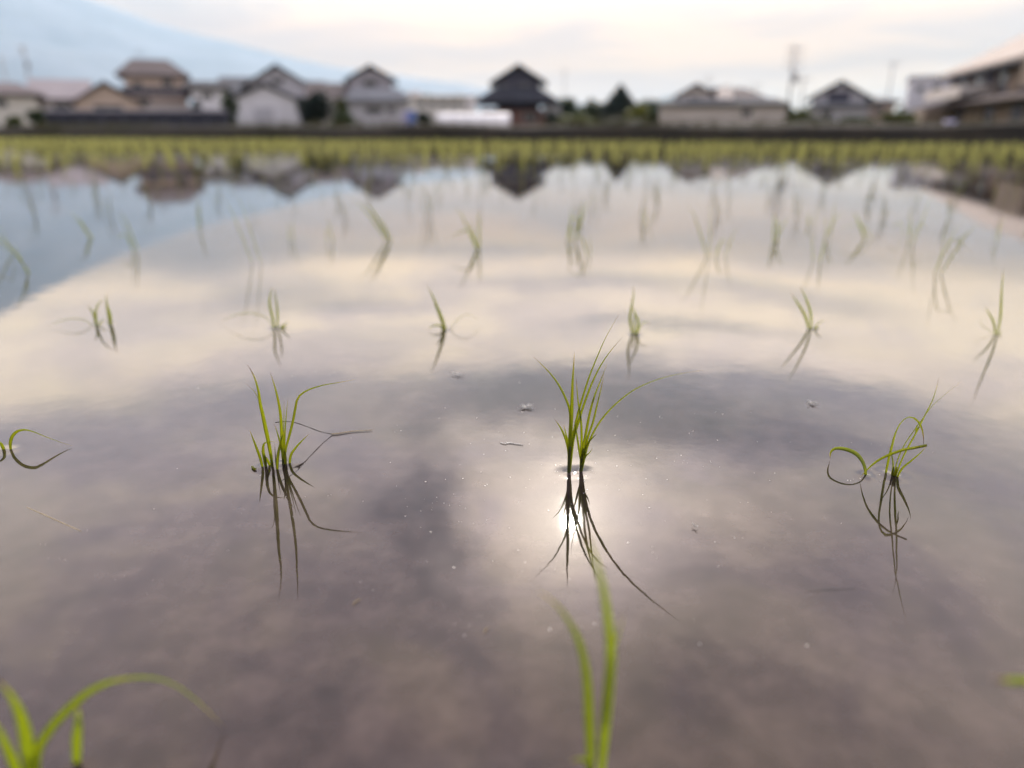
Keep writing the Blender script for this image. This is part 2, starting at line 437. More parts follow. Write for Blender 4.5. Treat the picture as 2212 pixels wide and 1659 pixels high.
# ------------------------------------------------------------------ rice seedlings
def catmull(P, n):
    """n+1 points, evenly spread by length, on a smooth curve through P"""
    Q = [P[0] * 2 - P[1]] + P + [P[-1] * 2 - P[-2]]
    out = []
    for i in range(1, len(Q) - 2):
        for k in range(12):
            t = k / 12
            a, b, c, d = Q[i - 1], Q[i], Q[i + 1], Q[i + 2]
            out.append(0.5 * ((2 * b) + (c - a) * t + (2 * a - 5 * b + 4 * c - d) * t * t + (3 * b - a - 3 * c + d) * t ** 3))
    out.append(P[-1].copy())
    L = [0]
    for a, b in zip(out, out[1:]): L.append(L[-1] + (b - a).length)
    res = []; j = 0
    for i in range(n + 1):
        s = L[-1] * i / n
        while j < len(L) - 2 and L[j + 1] < s: j += 1
        t = (s - L[j]) / max(1e-9, L[j + 1] - L[j])
        res.append(out[j].lerp(out[j + 1], min(1, max(0, t))))
    return res

def blade(bm, lay, P, w, twist=0.3, n=22, base_w=0.55, peak=0.35, view=Vector((0, 1, 0)), flat=False, thick=0.16, twist2=None):
    """one leaf: a long lance with a shallow keel and real thickness along the curve P"""
    C = catmull(P, n)
    prev = None; rings = []
    for i, p in enumerate(C):
        t = i / n
        T = (C[min(n, i + 1)] - C[max(0, i - 1)]).normalized()
        s1 = T.cross(view)
        if s1.length < 0.15: s1 = prev if prev is not None else T.cross(Vector((1, 0, 0)))
        s1 = s1.normalized()
        if prev is not None and s1.dot(prev) < 0: s1 = -s1
        prev = s1
        s2 = T.cross(s1).normalized()
        tw = twist if twist2 is None else twist + (twist2 - twist) * t
        s = s1 * math.cos(tw) + s2 * math.sin(tw)
        nn = T.cross(s).normalized()
        if t < peak: ww = base_w + (1 - base_w) * math.sin(t / peak * math.pi / 2)
        else:
            q_ = (t - peak) / (1 - peak); ww = max(0.03, (1 - q_ ** 1.7))
        ww *= w / 2
        th = max(ww * thick, 0.00006)
        if flat: vs = [p - s * ww, p + nn * ww * 0.3, p + s * ww]
        else: vs = [p - s * ww + nn * ww * 0.16, p - nn * th * 0.9, p + s * ww + nn * ww * 0.16, p + nn * th * 0.7]
        r_ = []
        for v in vs:
            bv = bm.verts.new(v); bv[lay] = t; r_.append(bv)
        rings.append(r_)
    m_ = len(rings[0])
    for A, B in zip(rings, rings[1:]):
        for k in range(m_ if not flat else m_ - 1):
            bm.faces.new((A[k], A[(k + 1) % m_], B[(k + 1) % m_], B[k]))
    if not flat:
        bm.faces.new(rings[0][::-1]); bm.faces.new(rings[-1])

def leaf_obj(P, w, parent, base, mat=None, name='leaf', **kw):
    b = bmesh.new(); lay = b.verts.layers.float.new('along')
    blade(b, lay, [p - base for p in P], w, **kw)
    return bm_obj(name, b, mat or M['leaf'], parent, smooth=True)

stems = []            # where stems pierce the water (for the little rims of raised water)

def solve_tip(p, q):
    """depth of a point seen at p whose mirror image is seen at q"""
    d1, d2 = ray(*p), ray(*q)
    a = -2 * CH / (d1.z + d1.y * d2.z / d2.y)
    return a * d1.y

def seedling(label, tr, base_px, leaves, stem_list=(), group=None, wscale=1.0, mat=None):
    """tr maps traced points to frame units; leaves: (points, width mm, tip depth shift m | mirror point, options)"""
    base = on_water(*tr(base_px))
    root = empty('rice_seedling', base)
    tag(root, label, 'rice seedling', group)
    for L in leaves:
        pts, w, tip = L[0], L[1], L[2]
        opt = dict(L[3]) if len(L) > 3 else {}
        D = [tr(p) for p in pts]
        b0 = on_water(*D[0]) if not opt.pop('free', False) else None
        y0 = b0.y if (b0 is not None and abs(b0.y - base.y) < 0.035) else base.y + opt.pop('dy0', 0.0)
        touch = opt.pop('touch', False)
        if touch: y1 = on_water(*D[-1]).y
        elif isinstance(tip, tuple): y1 = solve_tip(D[-1], tr(tip))
        else: y1 = y0 + tip
        acc = [0]
        for a, c in zip(D, D[1:]): acc.append(acc[-1] + math.hypot(c[0] - a[0], c[1] - a[1]))
        bend = opt.pop('bend', 1.4)
        P = [at(d[0], d[1], y0 + (y1 - y0) * (s / acc[-1]) ** bend) for d, s in zip(D, acc)]
        for p in P[1:]: p.z = max(p.z, 0.0006)
        if b0 is not None:
            P[0].z = -0.004
            stems.append((P[0].x, P[0].y, opt.get('rim', 1.0)))
        opt.pop('rim', None)
        if mat and 'mat' not in opt: opt['mat'] = M[mat]
        leaf_obj(P, w / 1000.0 * wscale, root, base, **opt)
    for (pts, r0, r1, mt) in stem_list:
        D = [tr(p) for p in pts]
        y0 = on_water(*D[0]).y
        P = [at(d[0], d[1], y0) for d in D]; P[0].z = -0.004
        C = catmull([p - base for p in P], 8)
        b = bmesh.new(); lay = b.verts.layers.float.new('along')
        tube(b, C, [(r0 + (r1 - r0) * i / 8) / 1000.0 for i in range(9)], 8)
        bm_obj('stem', b, M[mt], root, smooth=True)
        stems.append((P[0].x, P[0].y, 1.3))
    return root

t1 = lambda p: ((900 + p[0] * 0.6329) * 0.54, (1400 + p[1] * 0.6329) * 0.54)
t2 = lambda p: ((2000 + p[0] * 0.8137) * 0.54, (1200 + p[1] * 0.8137) * 0.54)
t3 = lambda p: ((3200 + p[0] * 0.6329) * 0.54, (1450 + p[1] * 0.6329) * 0.54)
t4 = lambda p: (p[0] * 0.4219 * 0.54, (1650 + p[1] * 0.4219) * 0.54)
t5 = lambda p: (p[0] * 0.4521 * 0.54, (2600 + p[1] * 0.4521) * 0.54)
t6 = lambda p: ((2000 + p[0] * 0.4953) * 0.54, (2250 + p[1] * 0.4953) * 0.54)
t7 = lambda p: ((3000 + p[0] * 0.4955) * 0.54, (2400 + p[1] * 0.4955) * 0.54)
r5 = lambda p: (p[0] * 0.3335, 324 + p[1] * 0.3335)
r6 = lambda p: (737.6 + p[0] * 0.3335, 324 + p[1] * 0.3335)
r7 = lambda p: (1475.3 + p[0] * 0.3335, 324 + p[1] * 0.3335)

seedling('bushy sharp rice seedling left of the sun glint with one leaf bent over right', t1, (310, 742), wscale=0.74, leaves=[
    ([(300, 742), (292, 680), (276, 590), (257, 500), (236, 400), (222, 340), (212, 265), (190, 185), (165, 130), (138, 92)], 2.9, (268, 1600), {'twist': 0.5, 'twist2': 0.9}),
    ([(296, 742), (272, 590), (240, 450), (222, 345), (200, 285), (175, 250), (128, 212)], 1.3, (230, 1148), {'twist': 0.8}),
    ([(364, 722), (362, 620), (358, 530), (354, 440), (344, 360), (325, 270), (305, 200), (284, 138)], 2.3, (432, 1600), {'twist': 0.4}),
    ([(374, 724), (382, 640), (404, 550), (428, 455), (444, 370), (456, 312), (480, 280), (530, 250), (620, 222), (720, 205), (818, 187)], 2.0, (878, 1158), {'twist': 0.5, 'bend': 1.2}),
    ([(368, 722), (370, 600), (372, 480), (373, 390), (374, 312)], 0.9, 0.004, {}),
    ([(370, 722), (378, 560), (386, 430), (398, 303)], 1.2, 0.006, {}),
    ([(401, 720), (415, 670), (445, 620), (490, 570), (535, 527)], 2.0, (580, 870), {'twist': 0.3}),
    ([(241, 740), (225, 690), (200, 620), (175, 555), (155, 503)], 2.1, (210, 970), {'twist': 0.3}),
    ([(260, 742), (250, 690), (241, 640), (245, 595), (270, 579), (305, 580), (338, 587)], 2.4, -0.004, {'twist': 0.2, 'twist2': 0.9}),
    ([(297, 730), (268, 695), (244, 665), (228, 640)], 2.0, -0.004, {'twist': 0.3}),
    ([(325, 758), (332, 690), (345, 610), (360, 550), (382, 503)], 2.2, (355, 1005), {'twist': 0.4}),
    ([(366, 690), (352, 600), (330, 520), (312, 468)], 1.5, 0.006, {'free': True}),
    ([(325, 757), (320, 690), (315, 620), (313, 588)], 0.8, 0.0, {'mat': M['stem']}),
], stem_list=[([(363, 727), (366, 690), (366, 640)], 0.75, 0.5, 'stem'), ([(378, 725), (384, 680), (370, 620)], 0.7, 0.45, 'leaf'),
    ([(260, 742), (256, 700), (250, 660)], 0.8, 0.5, 'leaf'), ([(298, 742), (296, 690), (290, 640)], 0.85, 0.55, 'leaf')])

seedling('tallest sharp rice seedling standing right above the sun glint', t2, (362, 848), wscale=0.78, leaves=[
    ([(340, 846), (345, 700), (345, 600), (342, 540), (325, 490), (290, 420), (250, 365), (205, 318), (160, 275)], 2.2, (130, 1385), {'twist': 0.6}),
    ([(337, 848), (341, 760), (346, 660), (351, 560), (354, 480), (357, 400), (362, 320), (366, 255)], 3.2, (330, 1420), {'twist': 0.3}),
    ([(340, 846), (350, 720), (365, 640), (382, 560), (405, 480), (437, 380), (477, 280), (522, 180), (582, 75)], 2.5, (515, 1400), {'twist': 0.5, 'twist2': 0.9}),
    ([(342, 846), (360, 690), (385, 600), (410, 520), (447, 420), (490, 330), (540, 255), (602, 182)], 2.3, (548, 1330), {'twist': 0.5}),
    ([(394, 842), (406, 740), (421, 660), (440, 560), (465, 470), (497, 390), (527, 312)], 2.3, -0.01, {'twist': 0.4}),
    ([(396, 842), (428, 690), (457, 600), (476, 520), (498, 430), (512, 365)], 1.9, -0.014, {'twist': 0.3}),
    ([(397, 842), (430, 720), (470, 630), (520, 560), (580, 500), (660, 440), (760, 395), (870, 365), (1000, 345)], 2.2, (880, 1580), {'twist': 0.5, 'twist2': 0.9}),
    ([(338, 800), (336, 740), (325, 690), (300, 632), (268, 585)], 2.0, (255, 1075), {'twist': 0.3, 'free': True}),
    ([(341, 780), (334, 700), (322, 650), (313, 610)], 1.5, -0.006, {'free': True}),
    ([(394, 842), (399, 740), (401, 660), (396, 580), (384, 500), (378, 430), (375, 372)], 2.0, 0.004, {'twist': 0.4}),
    ([(396, 790), (385, 710), (374, 640), (366, 590)], 1.7, 0.004, {'free': True}),
    ([(399, 815), (420, 770), (440, 750), (455, 730)], 1.5, -0.006, {'free': True}),
    ([(404, 770), (430, 710), (450, 682), (481, 655)], 1.9, -0.008, {'free': True}),
], stem_list=[([(337, 850), (339, 790), (344, 720)], 0.9, 0.65, 'stem'), ([(393, 846), (403, 790), (414, 730)], 0.9, 0.6, 'stem')])

seedling('sharp rice seedling at right with a looped leaf and a folded leaf', t3, (590, 720), wscale=0.86, leaves=[
    ([(424, 720), (410, 670), (385, 612), (350, 575), (300, 552), (250, 543), (215, 547), (194, 570), (190, 615)], 3.0, 0, {'touch': True, 'twist': 0.3, 'twist2': 0.9, 'bend': 1.0}),
    ([(605, 724), (640, 675), (700, 622), (760, 572), (803, 524)], 2.2, (708, 995), {'twist': 0.3}),
    ([(803, 523), (720, 540), (650, 553), (560, 585), (490, 622), (430, 672), (377, 738)], 1.7, 0, {'touch': True, 'free': True, 'twist': 0.4, 'base_w': 0.9, 'dy0': -0.02}),
    ([(598, 721), (640, 620), (690, 520), (740, 430), (790, 330), (832, 250), (860, 170), (877, 98)], 2.3, (585, 1480), {'twist': 0.5}),
    ([(588, 719), (618, 610), (665, 510), (720, 430), (770, 360), (840, 270), (920, 200), (1010, 125)], 2.1, (745, 1640), {'twist': 0.6}),
    ([(541, 700), (560, 605), (575, 545), (600, 450), (635, 382), (682, 344), (728, 354), (765, 400), (781, 470), (780, 530)], 2.8, (608, 975), {'twist': 0.3, 'twist2': 1.0}),
    ([(586, 718), (588, 650), (580, 590), (560, 525)], 1.3, 0.0, {}),
    ([(740, 395), (733, 440), (722, 470), (718, 495)], 1.0, 0.0, {'free': True}),
], stem_list=[([(582, 716), (586, 690), (592, 660)], 0.8, 0.5, 'leaf'), ([(600, 721), (604, 695), (612, 660)], 0.8, 0.5, 'leaf')])

seedling('rice seedling cut by the left edge with one leaf arched to the water', t4, (40, 354), [
    ([(94, 356), (98, 290), (115, 230), (140, 195), (175, 172), (220, 163), (260, 164), (330, 186), (450, 235), (570, 280), (692, 325)], 1.9, 0, {'touch': True, 'twist': 0.4, 'twist2': 0.8, 'bend': 1.0}),
    ([(40, 353), (20, 312), (-12, 284), (-60, 272), (-120, 292)], 1.8, -0.004, {'twist': 0.4}),
    ([(-70, 356), (-110, 220), (-180, 100), (-300, 20)], 1.6, 0.02, {'twist': 0.5}),
])

seedling('out of focus foreground rice seedling bottom left, a wide leaf arching right', t5, (265, 1180), wscale=1.25, mat='leaf_near', leaves=[
    ([(265, 1185), (268, 1000), (250, 880), (225, 720), (180, 560), (110, 420), (40, 330), (-80, 220)], 3.1, -0.01, {'twist': 0.3}),
    ([(290, 1185), (318, 940), (380, 790), (500, 625), (640, 485), (740, 395), (860, 322), (1000, 267), (1180, 238), (1350, 242), (1500, 282), (1650, 372), (1780, 480), (1880, 580), (1985, 705)], 2.7, 0, {'touch': True, 'peak': 0.62, 'base_w': 0.7, 'twist': 0.4, 'twist2': 0.7, 'bend': 1.0}),
    ([(655, 985), (680, 800), (692, 650), (690, 470)], 2.2, -0.012, {'twist': 0.3}),
    ([(240, 1185), (150, 1060), (110, 960), (60, 850), (0, 720), (-100, 580)], 2.4, -0.008, {'twist': 0.3}),
])
seedling('out of focus foreground rice seedling at bottom centre, two upright leaves', t6, (760, 1720), wscale=1.1, mat='leaf_near', leaves=[
    ([(738, 1735), (728, 1500), (716, 1250), (700, 950), (662, 725), (602, 560), (500, 395), (400, 292), (300, 225)], 2.7, 0.01, {'twist': 0.3}),
    ([(805, 1740), (832, 1500), (862, 1150), (890, 830), (892, 700), (880, 550), (855, 350), (828, 180), (790, 40), (750, -80), (690, -240), (640, -370)], 3.0, 0.004, {'twist': 0.3}),
    ([(845, 1300), (893, 760), (930, 650), (962, 540), (1000, 380)], 1.5, 0.006, {'free': True, 'twist': 0.4}),
    ([(735, 1735), (722, 1660), (690, 1600), (625, 1588), (560, 1612)], 2.0, -0.006, {'twist': 0.5}),
])
seedling('foreground seedling beyond the lower right edge, only a yellow leaf tip showing', t7, (2700, 1000), [
    ([(2700, 1000), (2640, 850), (2540, 730), (2400, 668), (2212, 652), (1950, 646)], 2.2, -0.05, {'twist': 0.4, 'peak': 0.75, 'mat': M['leaf_near']}),
    ([(2700, 1000), (2720, 700), (2760, 400), (2800, 100)], 2.4, 0.01, {'twist': 0.3}),
    ([(2710, 1000), (2790, 760), (2900, 520)], 2.4, -0.01, {'twist': 0.3}),
])

# second row, slightly out of focus
G2 = 'second row of rice seedlings'
seedling('second row seedling made of two low tufts left of the others, tip trailing in water', r5, (670, 1132), [
    ([(620, 1135), (612, 1080), (590, 1035), (562, 1000)], 2.6, 0.01), ([(624, 1135), (620, 1050), (640, 995), (676, 962)], 2.4, 0.0),
    ([(616, 1135), (560, 1108), (480, 1092), (390, 1108), (305, 1152)], 0.8, 0, {'touch': True}),
    ([(710, 1128), (704, 1060), (692, 1000), (684, 930)], 3.2, 0.0), ([(714, 1128), (712, 1070), (700, 1020), (690, 985)], 3.4, -0.01),
    ([(626, 1135), (660, 1105), (690, 1112)], 1.6, 0)], group=G2, wscale=0.80)
seedling('second row seedling with thin upright leaves and one long flat leaf trailing left', r5, (1800, 1152), [
    ([(1778, 1152), (1764, 1080), (1746, 1000), (1752, 930), (1765, 880)], 2.8, 0.0), ([(1792, 1152), (1798, 1060), (1786, 960), (1772, 890)], 2.4, 0.015),
    ([(1774, 1152), (1740, 1100), (1680, 1068), (1600, 1056), (1500, 1078), (1425, 1125)], 0.8, 0, {'touch': True}),
    ([(1800, 1152), (1830, 1140), (1870, 1115)], 2.2, -0.01), ([(1810, 1154), (1840, 1148), (1862, 1152)], 2.4, 0, {'touch': True})], group=G2, wscale=0.80)
seedling('second row seedling leaning left with a curled low leaf, behind the sharp centre plants', r6, (680, 1165), [
    ([(682, 1166), (650, 1090), (615, 1005), (590, 945), (552, 872)], 3.2, 0.0), ([(678, 1166), (640, 1080), (600, 990)], 3.4, 0.02),
    ([(676, 1164), (640, 1140), (600, 1138), (572, 1152), (566, 1172)], 2.2, 0, {'touch': True}),
    ([(690, 1166), (740, 1112), (800, 1068), (868, 1080), (908, 1122)], 0.6, 0, {'touch': True})], group=G2, wscale=0.80)
seedling('second row seedling with a pale tuft, just right of the tall centre leaf tips', r6, (1900, 1192), [
    ([(1890, 1192), (1868, 1100), (1878, 1020), (1892, 940), (1890, 870)], 3.0, 0.0), ([(1904, 1192), (1922, 1120), (1902, 1060), (1880, 1000)], 2.8, -0.01),
    ([(1898, 1192), (1896, 1110), (1900, 1040)], 2.4, 0.01), ([(1910, 1192), (1935, 1140), (1965, 1115), (2005, 1122)], 1.4, 0)], group=G2, wscale=0.80)
seedling('second row seedling spread in a V with a short right leaf', r7, (832, 1158), [
    ([(826, 1158), (792, 1080), (750, 1005), (698, 922)], 3.6, -0.01), ([(834, 1158), (826, 1060), (800, 975), (758, 880)], 3.2, -0.025),
    ([(840, 1158), (870, 1130), (918, 1096)], 2.2, 0.0), ([(844, 1158), (862, 1162), (884, 1172)], 2.0, 0)], group=G2, wscale=0.80)
seedling('rightmost second row seedling with one tall upright leaf and a small loop', r7, (2034, 1196), [
    ([(2036, 1196), (2054, 1090), (2060, 970), (2066, 870), (2078, 760)], 3.6, -0.015), ([(2030, 1196), (2012, 1120), (1982, 1060), (1954, 1010)], 3.2, 0.0),
    ([(2026, 1198), (1985, 1170), (1940, 1140), (1926, 1100), (1950, 1070)], 0.7, 0.02), ([(2038, 1196), (2058, 1180), (2072, 1172)], 2.4, 0)], group=G2, wscale=0.80)

# generated tufts for the rows farther back
def tuft_mesh(name, rng, n, hgt, lean, low=False, w=0.0030):
    b = bmesh.new(); lay = b.verts.layers.float.new('along')
    for i in range(n):
        a = rng.uniform(0, 2 * math.pi); hh = hgt * rng.uniform(0.55, 1.0)
        out = rng.uniform(0.05, 0.45) * hh
        dirv = Vector((math.cos(a), math.sin(a), 0)) * out + Vector((lean * hh, 0, 0))
        b0 = Vector((rng.uniform(-.008, .008), rng.uniform(-.008, .008), -0.004))
        droop = rng.random() < 0.22
        P = [b0, b0 + dirv * 0.38 + Vector((0, 0, hh * 0.45)), b0 + dirv * 0.76 + Vector((0, 0, hh * (0.85 if not droop else 0.62))),
             b0 + dirv * (1.1 if not droop else 1.7) + Vector((0, 0, hh * (1.05 if not droop else 0.42)))]
        blade(b, lay, P, w * rng.uniform(0.8, 1.25), twist=rng.uniform(-.7, .7), n=5 if low else 12, flat=low)
    me = bpy.data.meshes.new(name)
    if not low: bmesh.ops.recalc_face_normals(b, faces=b.faces)
    b.to_mesh(me); b.free()
    for p in me.polygons: p.use_smooth = True
    return me

# third row and the in-between plants, each set where it grows: frame point of its foot, height m, lean, leaves, label
third = [
    (r5((100, 672)), .085, -.55, 3, 'faint seedling at the left edge bent over towards the left'),
    (r5((190, 800)), .075, -.35, 2, 'thin seedling in the blue mountain reflection, nearest the left edge tuft'),
    (r5((612, 570)), .060, -.75, 3, 'blurred seedling lying towards the left in the blue mountain reflection'),
    (r5((882, 655)), .085, -.38, 3, 'blurred seedling on the edge of the blue mountain reflection'),
    (r5((1290, 515)), .080, -.02, 2, 'blurred upright seedling where the mountain slope reflection meets the clouds'),
    (r5((1655, 740)), .120, -.18, 2, 'tall thin blurred seedling with a long dark reflection, left of centre'),
    (r5((1890, 585)), .050, -.05, 2, 'short blurred pair of leaves left of the brightest middle-distance tuft'),
    (r5((2130, 600)), .085, .02, 2, 'slender upright blurred seedling under the grey two-storey house'),
    (r6((298, 590)), .090, -.45, 4, 'bright blurred seedling leaning left under the grey gable reflection'),
    (r6((868, 640)), .085, -.40, 4, 'bright blurred kinked seedling under the dark house reflection'),
    (r6((1490, 590)), .110, .12, 4, 'blurred seedling with a hoop of leaf on its left side'),
    (r6((1620, 690)), .070, -.30, 2, 'thin curved blurred seedling beside the hooped one'),
    (r6((1968, 490)), .070, .05, 3, 'compact blurred upright seedling right of centre'),
    (r7((150, 700)), .110, -.10, 2, 'pale thin blurred seedling whose reflection runs far down'),
    (r7((250, 690)), .060, .45, 2, 'blurred seedling spread open towards the right'),
    (r7((606, 592)), .070, .0, 4, 'blurred green seedling under the reflected utility pole'),
    (r7((820, 490)), .060, .0, 3, 'stubby blurred seedling right of the reflected utility pole'),
    (r7((930, 575)), .100, .08, 3, 'tall blurred seedling below the reflected dark gable'),
    (r7((850, 722)), .070, -.12, 2, 'faint blurred tuft below the tall one right of centre'),
    (r7((1215, 580)), .065, -.55, 3, 'blurred seedling bent sharply left in the pale cloud reflection'),
    (r7((1440, 560)), .070, -.10, 2, 'slim blurred seedling under the white building reflection'),
    (r7((1500, 610)), .105, .12, 3, 'taller blurred seedling beside the slim one under the white building'),
    (r7((1640, 800)), .110, .22, 3, 'blurred seedling leaning right with a long slanting reflection'),
    (r7((1740, 605)), .050, .35, 2, 'small blurred seedling leaning right below the big roof reflection'),
    (r7((2015, 590)), .080, .10, 2, 'faint blurred seedling under the tip of the big dark reflection'),
]
rg = random.Random(11)
placed = []
for k, (px, hh, ln, nl, lab) in enumerate(third):
    p = on_water(*px)
    me = tuft_mesh('rice_tuft', rg, nl, hh * 0.88, ln, w=0.0015 if nl < 4 else 0.0025)
    o = link('rice_seedling', me, M['leaf']); o.location = p
    tag(o, lab, 'rice seedling')
    placed.append((p.x, p.y))

# regular rows behind, out to the bank
variants = [tuft_mesh('rice_tuft', rg, rg.choice((3, 3, 4, 5)), rg.uniform(.062, .09), rg.uniform(-.15, .15), w=0.0014) for _ in range(10)]
lowv = [tuft_mesh('rice_tuft_low', rg, rg.choice((4, 5, 6)), rg.uniform(.07, .095), rg.uniform(-.12, .12), low=True, w=0.0036) for _ in range(10)]
spots = []
rowdir = Vector((1.0, -0.03, 0)).normalized()
y = 1.62
while y < 30:
    x = -0.95 * y - 0.6 + rg.uniform(0, .17)
    while x < 0.95 * y + 0.6:
        px, py = x + rg.uniform(-.03, .03), y - 0.03 * x + rg.uniform(-.035, .035)
        if inset(px, py) < -0.55 and rg.random() > 0.04 and all((px - a) ** 2 + (py - b_) ** 2 > 0.01 for a, b_ in placed):
            spots.append((px, py))
        x += 0.17
    y += 0.30
seen = [p for p in spots if abs(p[0]) < 0.76 * p[1] + 0.05]
seen.sort(key=lambda p: p[0] ** 2 + p[1] ** 2)
NEAR = 262
near = set(seen[:NEAR])
thickv = [tuft_mesh('rice_tuft', rg, rg.choice((4, 5, 6)), rg.uniform(.072, .098), rg.uniform(-.12, .12), w=0.0020) for _ in range(8)]
for k, (x, y) in enumerate(seen[:NEAR]):
    o = link('rice_seedling', rg.choice(thickv if rg.random() < (k - 70) / 110 else variants), M['leaf_far'])
    s_ = rg.uniform(0.75, 1.15)
    o.location = (x, y, 0); o.rotation_euler = (0, 0, rg.uniform(0, 6.28)); o.scale = (s_, s_, s_ * rg.uniform(.9, 1.1))
    tag(o, 'small blurred rice seedling in the rows behind the third one, before the green band', 'rice seedling', 'blurred rice seedlings of the middle rows')
verts, faces, al = [], [], []
for (x, y) in spots:
    if (x, y) in near: continue
    me = rg.choice(lowv); s_ = rg.uniform(.8, 1.2); a = rg.uniform(0, 6.28); ca, sa = math.cos(a) * s_, math.sin(a) * s_
    off = len(verts)
    attr = me.attributes['along'].data
    for v, t_ in zip(me.vertices, attr):
        c = v.co; verts.append((x + ca * c.x - sa * c.y, y + sa * c.x + ca * c.y, c.z * s_)); al.append(t_.value)
    for p in me.polygons: faces.append([i + off for i in p.vertices])
me = bpy.data.meshes.new('rice_field'); me.from_pydata(verts, [], faces); me.update()
at_ = me.attributes.new('along', 'FLOAT', 'POINT'); at_.data.foreach_set('value', al)
o = link('rice_field', me, M['leaf_far'])
tag(o, 'dense band of far rice seedlings merging into green in front of the bank', 'rice field', kind='stuff')

# ------------------------------------------------------------------ bits floating on the water
def floating(name, label, cat, tr, pts, r, mat, lift=0.0004):
    P = [on_water(*tr(p)) + Vector((0, 0, lift)) for p in pts]
    c = P[0].copy()
    b = bmesh.new(); C = catmull([p - c for p in P], 14)
    tube(b, C, [r * (0.5 + 0.5 * math.sin(math.pi * (0.12 + 0.82 * i / 14))) for i in range(15)], 6)
    o = bm_obj(name, b, mat, smooth=True, loc=c)
    return tag(o, label, cat)

# dead stalk: one end in the air beside the left plant, its other half afloat
sp = [(318, 458), (380, 452), (440, 458), (520, 485), (600, 515), (675, 536)]
ya = solve_tip(t1(sp[0]), t1((352, 825))); yb = on_water(*t1((675, 537))).y
P = [at(*t1(p), ya + (yb - ya) * i / 5.0) for i, p in enumerate(sp)]
for p in P: p.z = max(p.z, 0.0006)
P += [on_water(*t1(p)) + Vector((0, 0, 0.0006)) for p in ((720, 533), (800, 520), (870, 515), (932, 511))]
root = empty('fallen_stalk', P[5])
tag(root, 'thin dark dead stalk raised beside the left plant, pale end afloat', 'stalk')
b = bmesh.new(); tube(b, catmull([p - P[5] for p in P[:6]], 20), [0.00026 + 0.00006 * math.sin(i) for i in range(21)], 6)
bm_obj('stalk', b, M['dead_stem'], root, smooth=True)
b = bmesh.new(); tube(b, catmull([p - P[5] for p in P[5:]], 14), [0.0004 * (1 - 0.6 * i / 14) for i in range(15)], 6)
bm_obj('floating_end', b, M['straw'], root, smooth=True)

idp = lambda p: p
floating('straw', 'long pale straw lying in the water at lower left', 'straw', idp, [(58, 1096), (95, 1112), (135, 1130), (176, 1148)], 0.00024, M['straw'], 0.0)
floating('straw', 'pale straw fragment floating left of the tall centre plant', 'straw', idp, [(1080, 957), (1092, 960), (1100, 958), (1130, 962)], 0.00028, M['flake'])
floating('straw', 'short straw bit among the bright specks at lower centre', 'straw', idp, [(1046, 1370), (1049, 1362), (1055, 1357)], 0.0002, M['straw'])
floating('straw', 'small brown straw crumb at lower left of the glow', 'straw', idp, [(762, 1308), (770, 1300), (779, 1297)], 0.00022, M['straw'])
floating('leaf_fragment', 'green leaf fragment floating just left of the bushy left plant', 'leaf', t1, [(172, 745), (185, 757), (198, 760)], 0.0008, M['leaf'], 0.0008)
floating('straw', 'faint sunken stem right of the glow near the right plant', 'straw', idp, [(1742, 1278), (1800, 1274), (1848, 1272)], 0.00016, M['dead_stem'], 0.0)

def fluff(px, py, n, r, label):
    c = on_water(px, py) + Vector((0, 0, 0.0010)); rr = random.Random(int(px))
    b = bmesh.new()
    for k in range(n):
        a = rr.uniform(0, 2 * math.pi); l_ = r * rr.uniform(.45, 1)
        e = Vector((math.cos(a) * l_ * 1.2, math.sin(a) * l_, rr.uniform(-.0006, .0012)))
        m_ = e * 0.5 + Vector((0, 0, 0.0004))
        tube(b, [Vector((0, 0, 0)), m_, e], [0.00022, 0.00018, 0.00006], 5)
    o = bm_obj('fluff', b, M['fluff'], smooth=True, loc=c)
    return tag(o, label, 'fluff')
fluff(1136, 882, 18, 0.0055, 'white feathery fluff floating up left of the tall centre plant')
fluff(988, 812, 9, 0.0070, 'pale fluff floating where the dark cloud reflection starts')
fluff(1752, 873, 9, 0.0058, 'pale fluff floating up left of the looped right plant')
fluff(2001 * 0.75, 1141, 5, 0.0022, 'tiny white fluff right of the sun glow')

# specks of scum and pollen, far too many to count
b = bmesh.new(); rr = random.Random(3)
def fleck(x, y, r):
    n = rr.choice((4, 5, 6)); tx, ty = rr.uniform(-.5, .5), rr.uniform(-.5, .5); a0 = rr.uniform(0, 6.28)
    top, bot = [], []
    for k in range(n):
        q_ = r * rr.uniform(.5, 1.1); a = a0 + 2 * math.pi * k / n
        dx_, dy_ = math.cos(a) * q_ * 1.3, math.sin(a) * q_
        z_ = 0.00008 + (tx * dx_ + ty * dy_) * .35
        top.append(b.verts.new((x + dx_, y + dy_, max(z_, .00004) + r * .05))); bot.append(b.verts.new((x + dx_, y + dy_, -.0002)))
    b.faces.new(top)
    for k in range(n): b.faces.new((bot[k], bot[(k + 1) % n], top[(k + 1) % n], top[k]))
g = on_water(1235, 1090)
for _ in range(100):
    fleck(g.x + rr.gauss(0, .045), g.y + rr.gauss(0, .05), rr.choice((.00018, .00025, .00032, .00045)))
for _ in range(16):                                   # the rest drifts in loose clumps and strings
    yy = rr.uniform(.2, .72); xx = rr.uniform(-.72 * yy, .72 * yy); aa = rr.uniform(-.5, .5); ln_ = rr.uniform(.008, .04)
    for _k in range(rr.randint(4, 12)):
        d_ = rr.gauss(0, ln_); fleck(xx + d_ * math.cos(aa) + rr.gauss(0, .004), yy + d_ * math.sin(aa) + rr.gauss(0, .004), rr.choice((.00010, .00013, .0002, .00026)) * (0.7 + yy))
for _ in range(36):
    yy = rr.uniform(.17, .75); fleck(rr.uniform(-.75 * yy - .02, .75 * yy + .02), yy, rr.choice((.00012, .0002, .0003)) * (0.7 + yy))
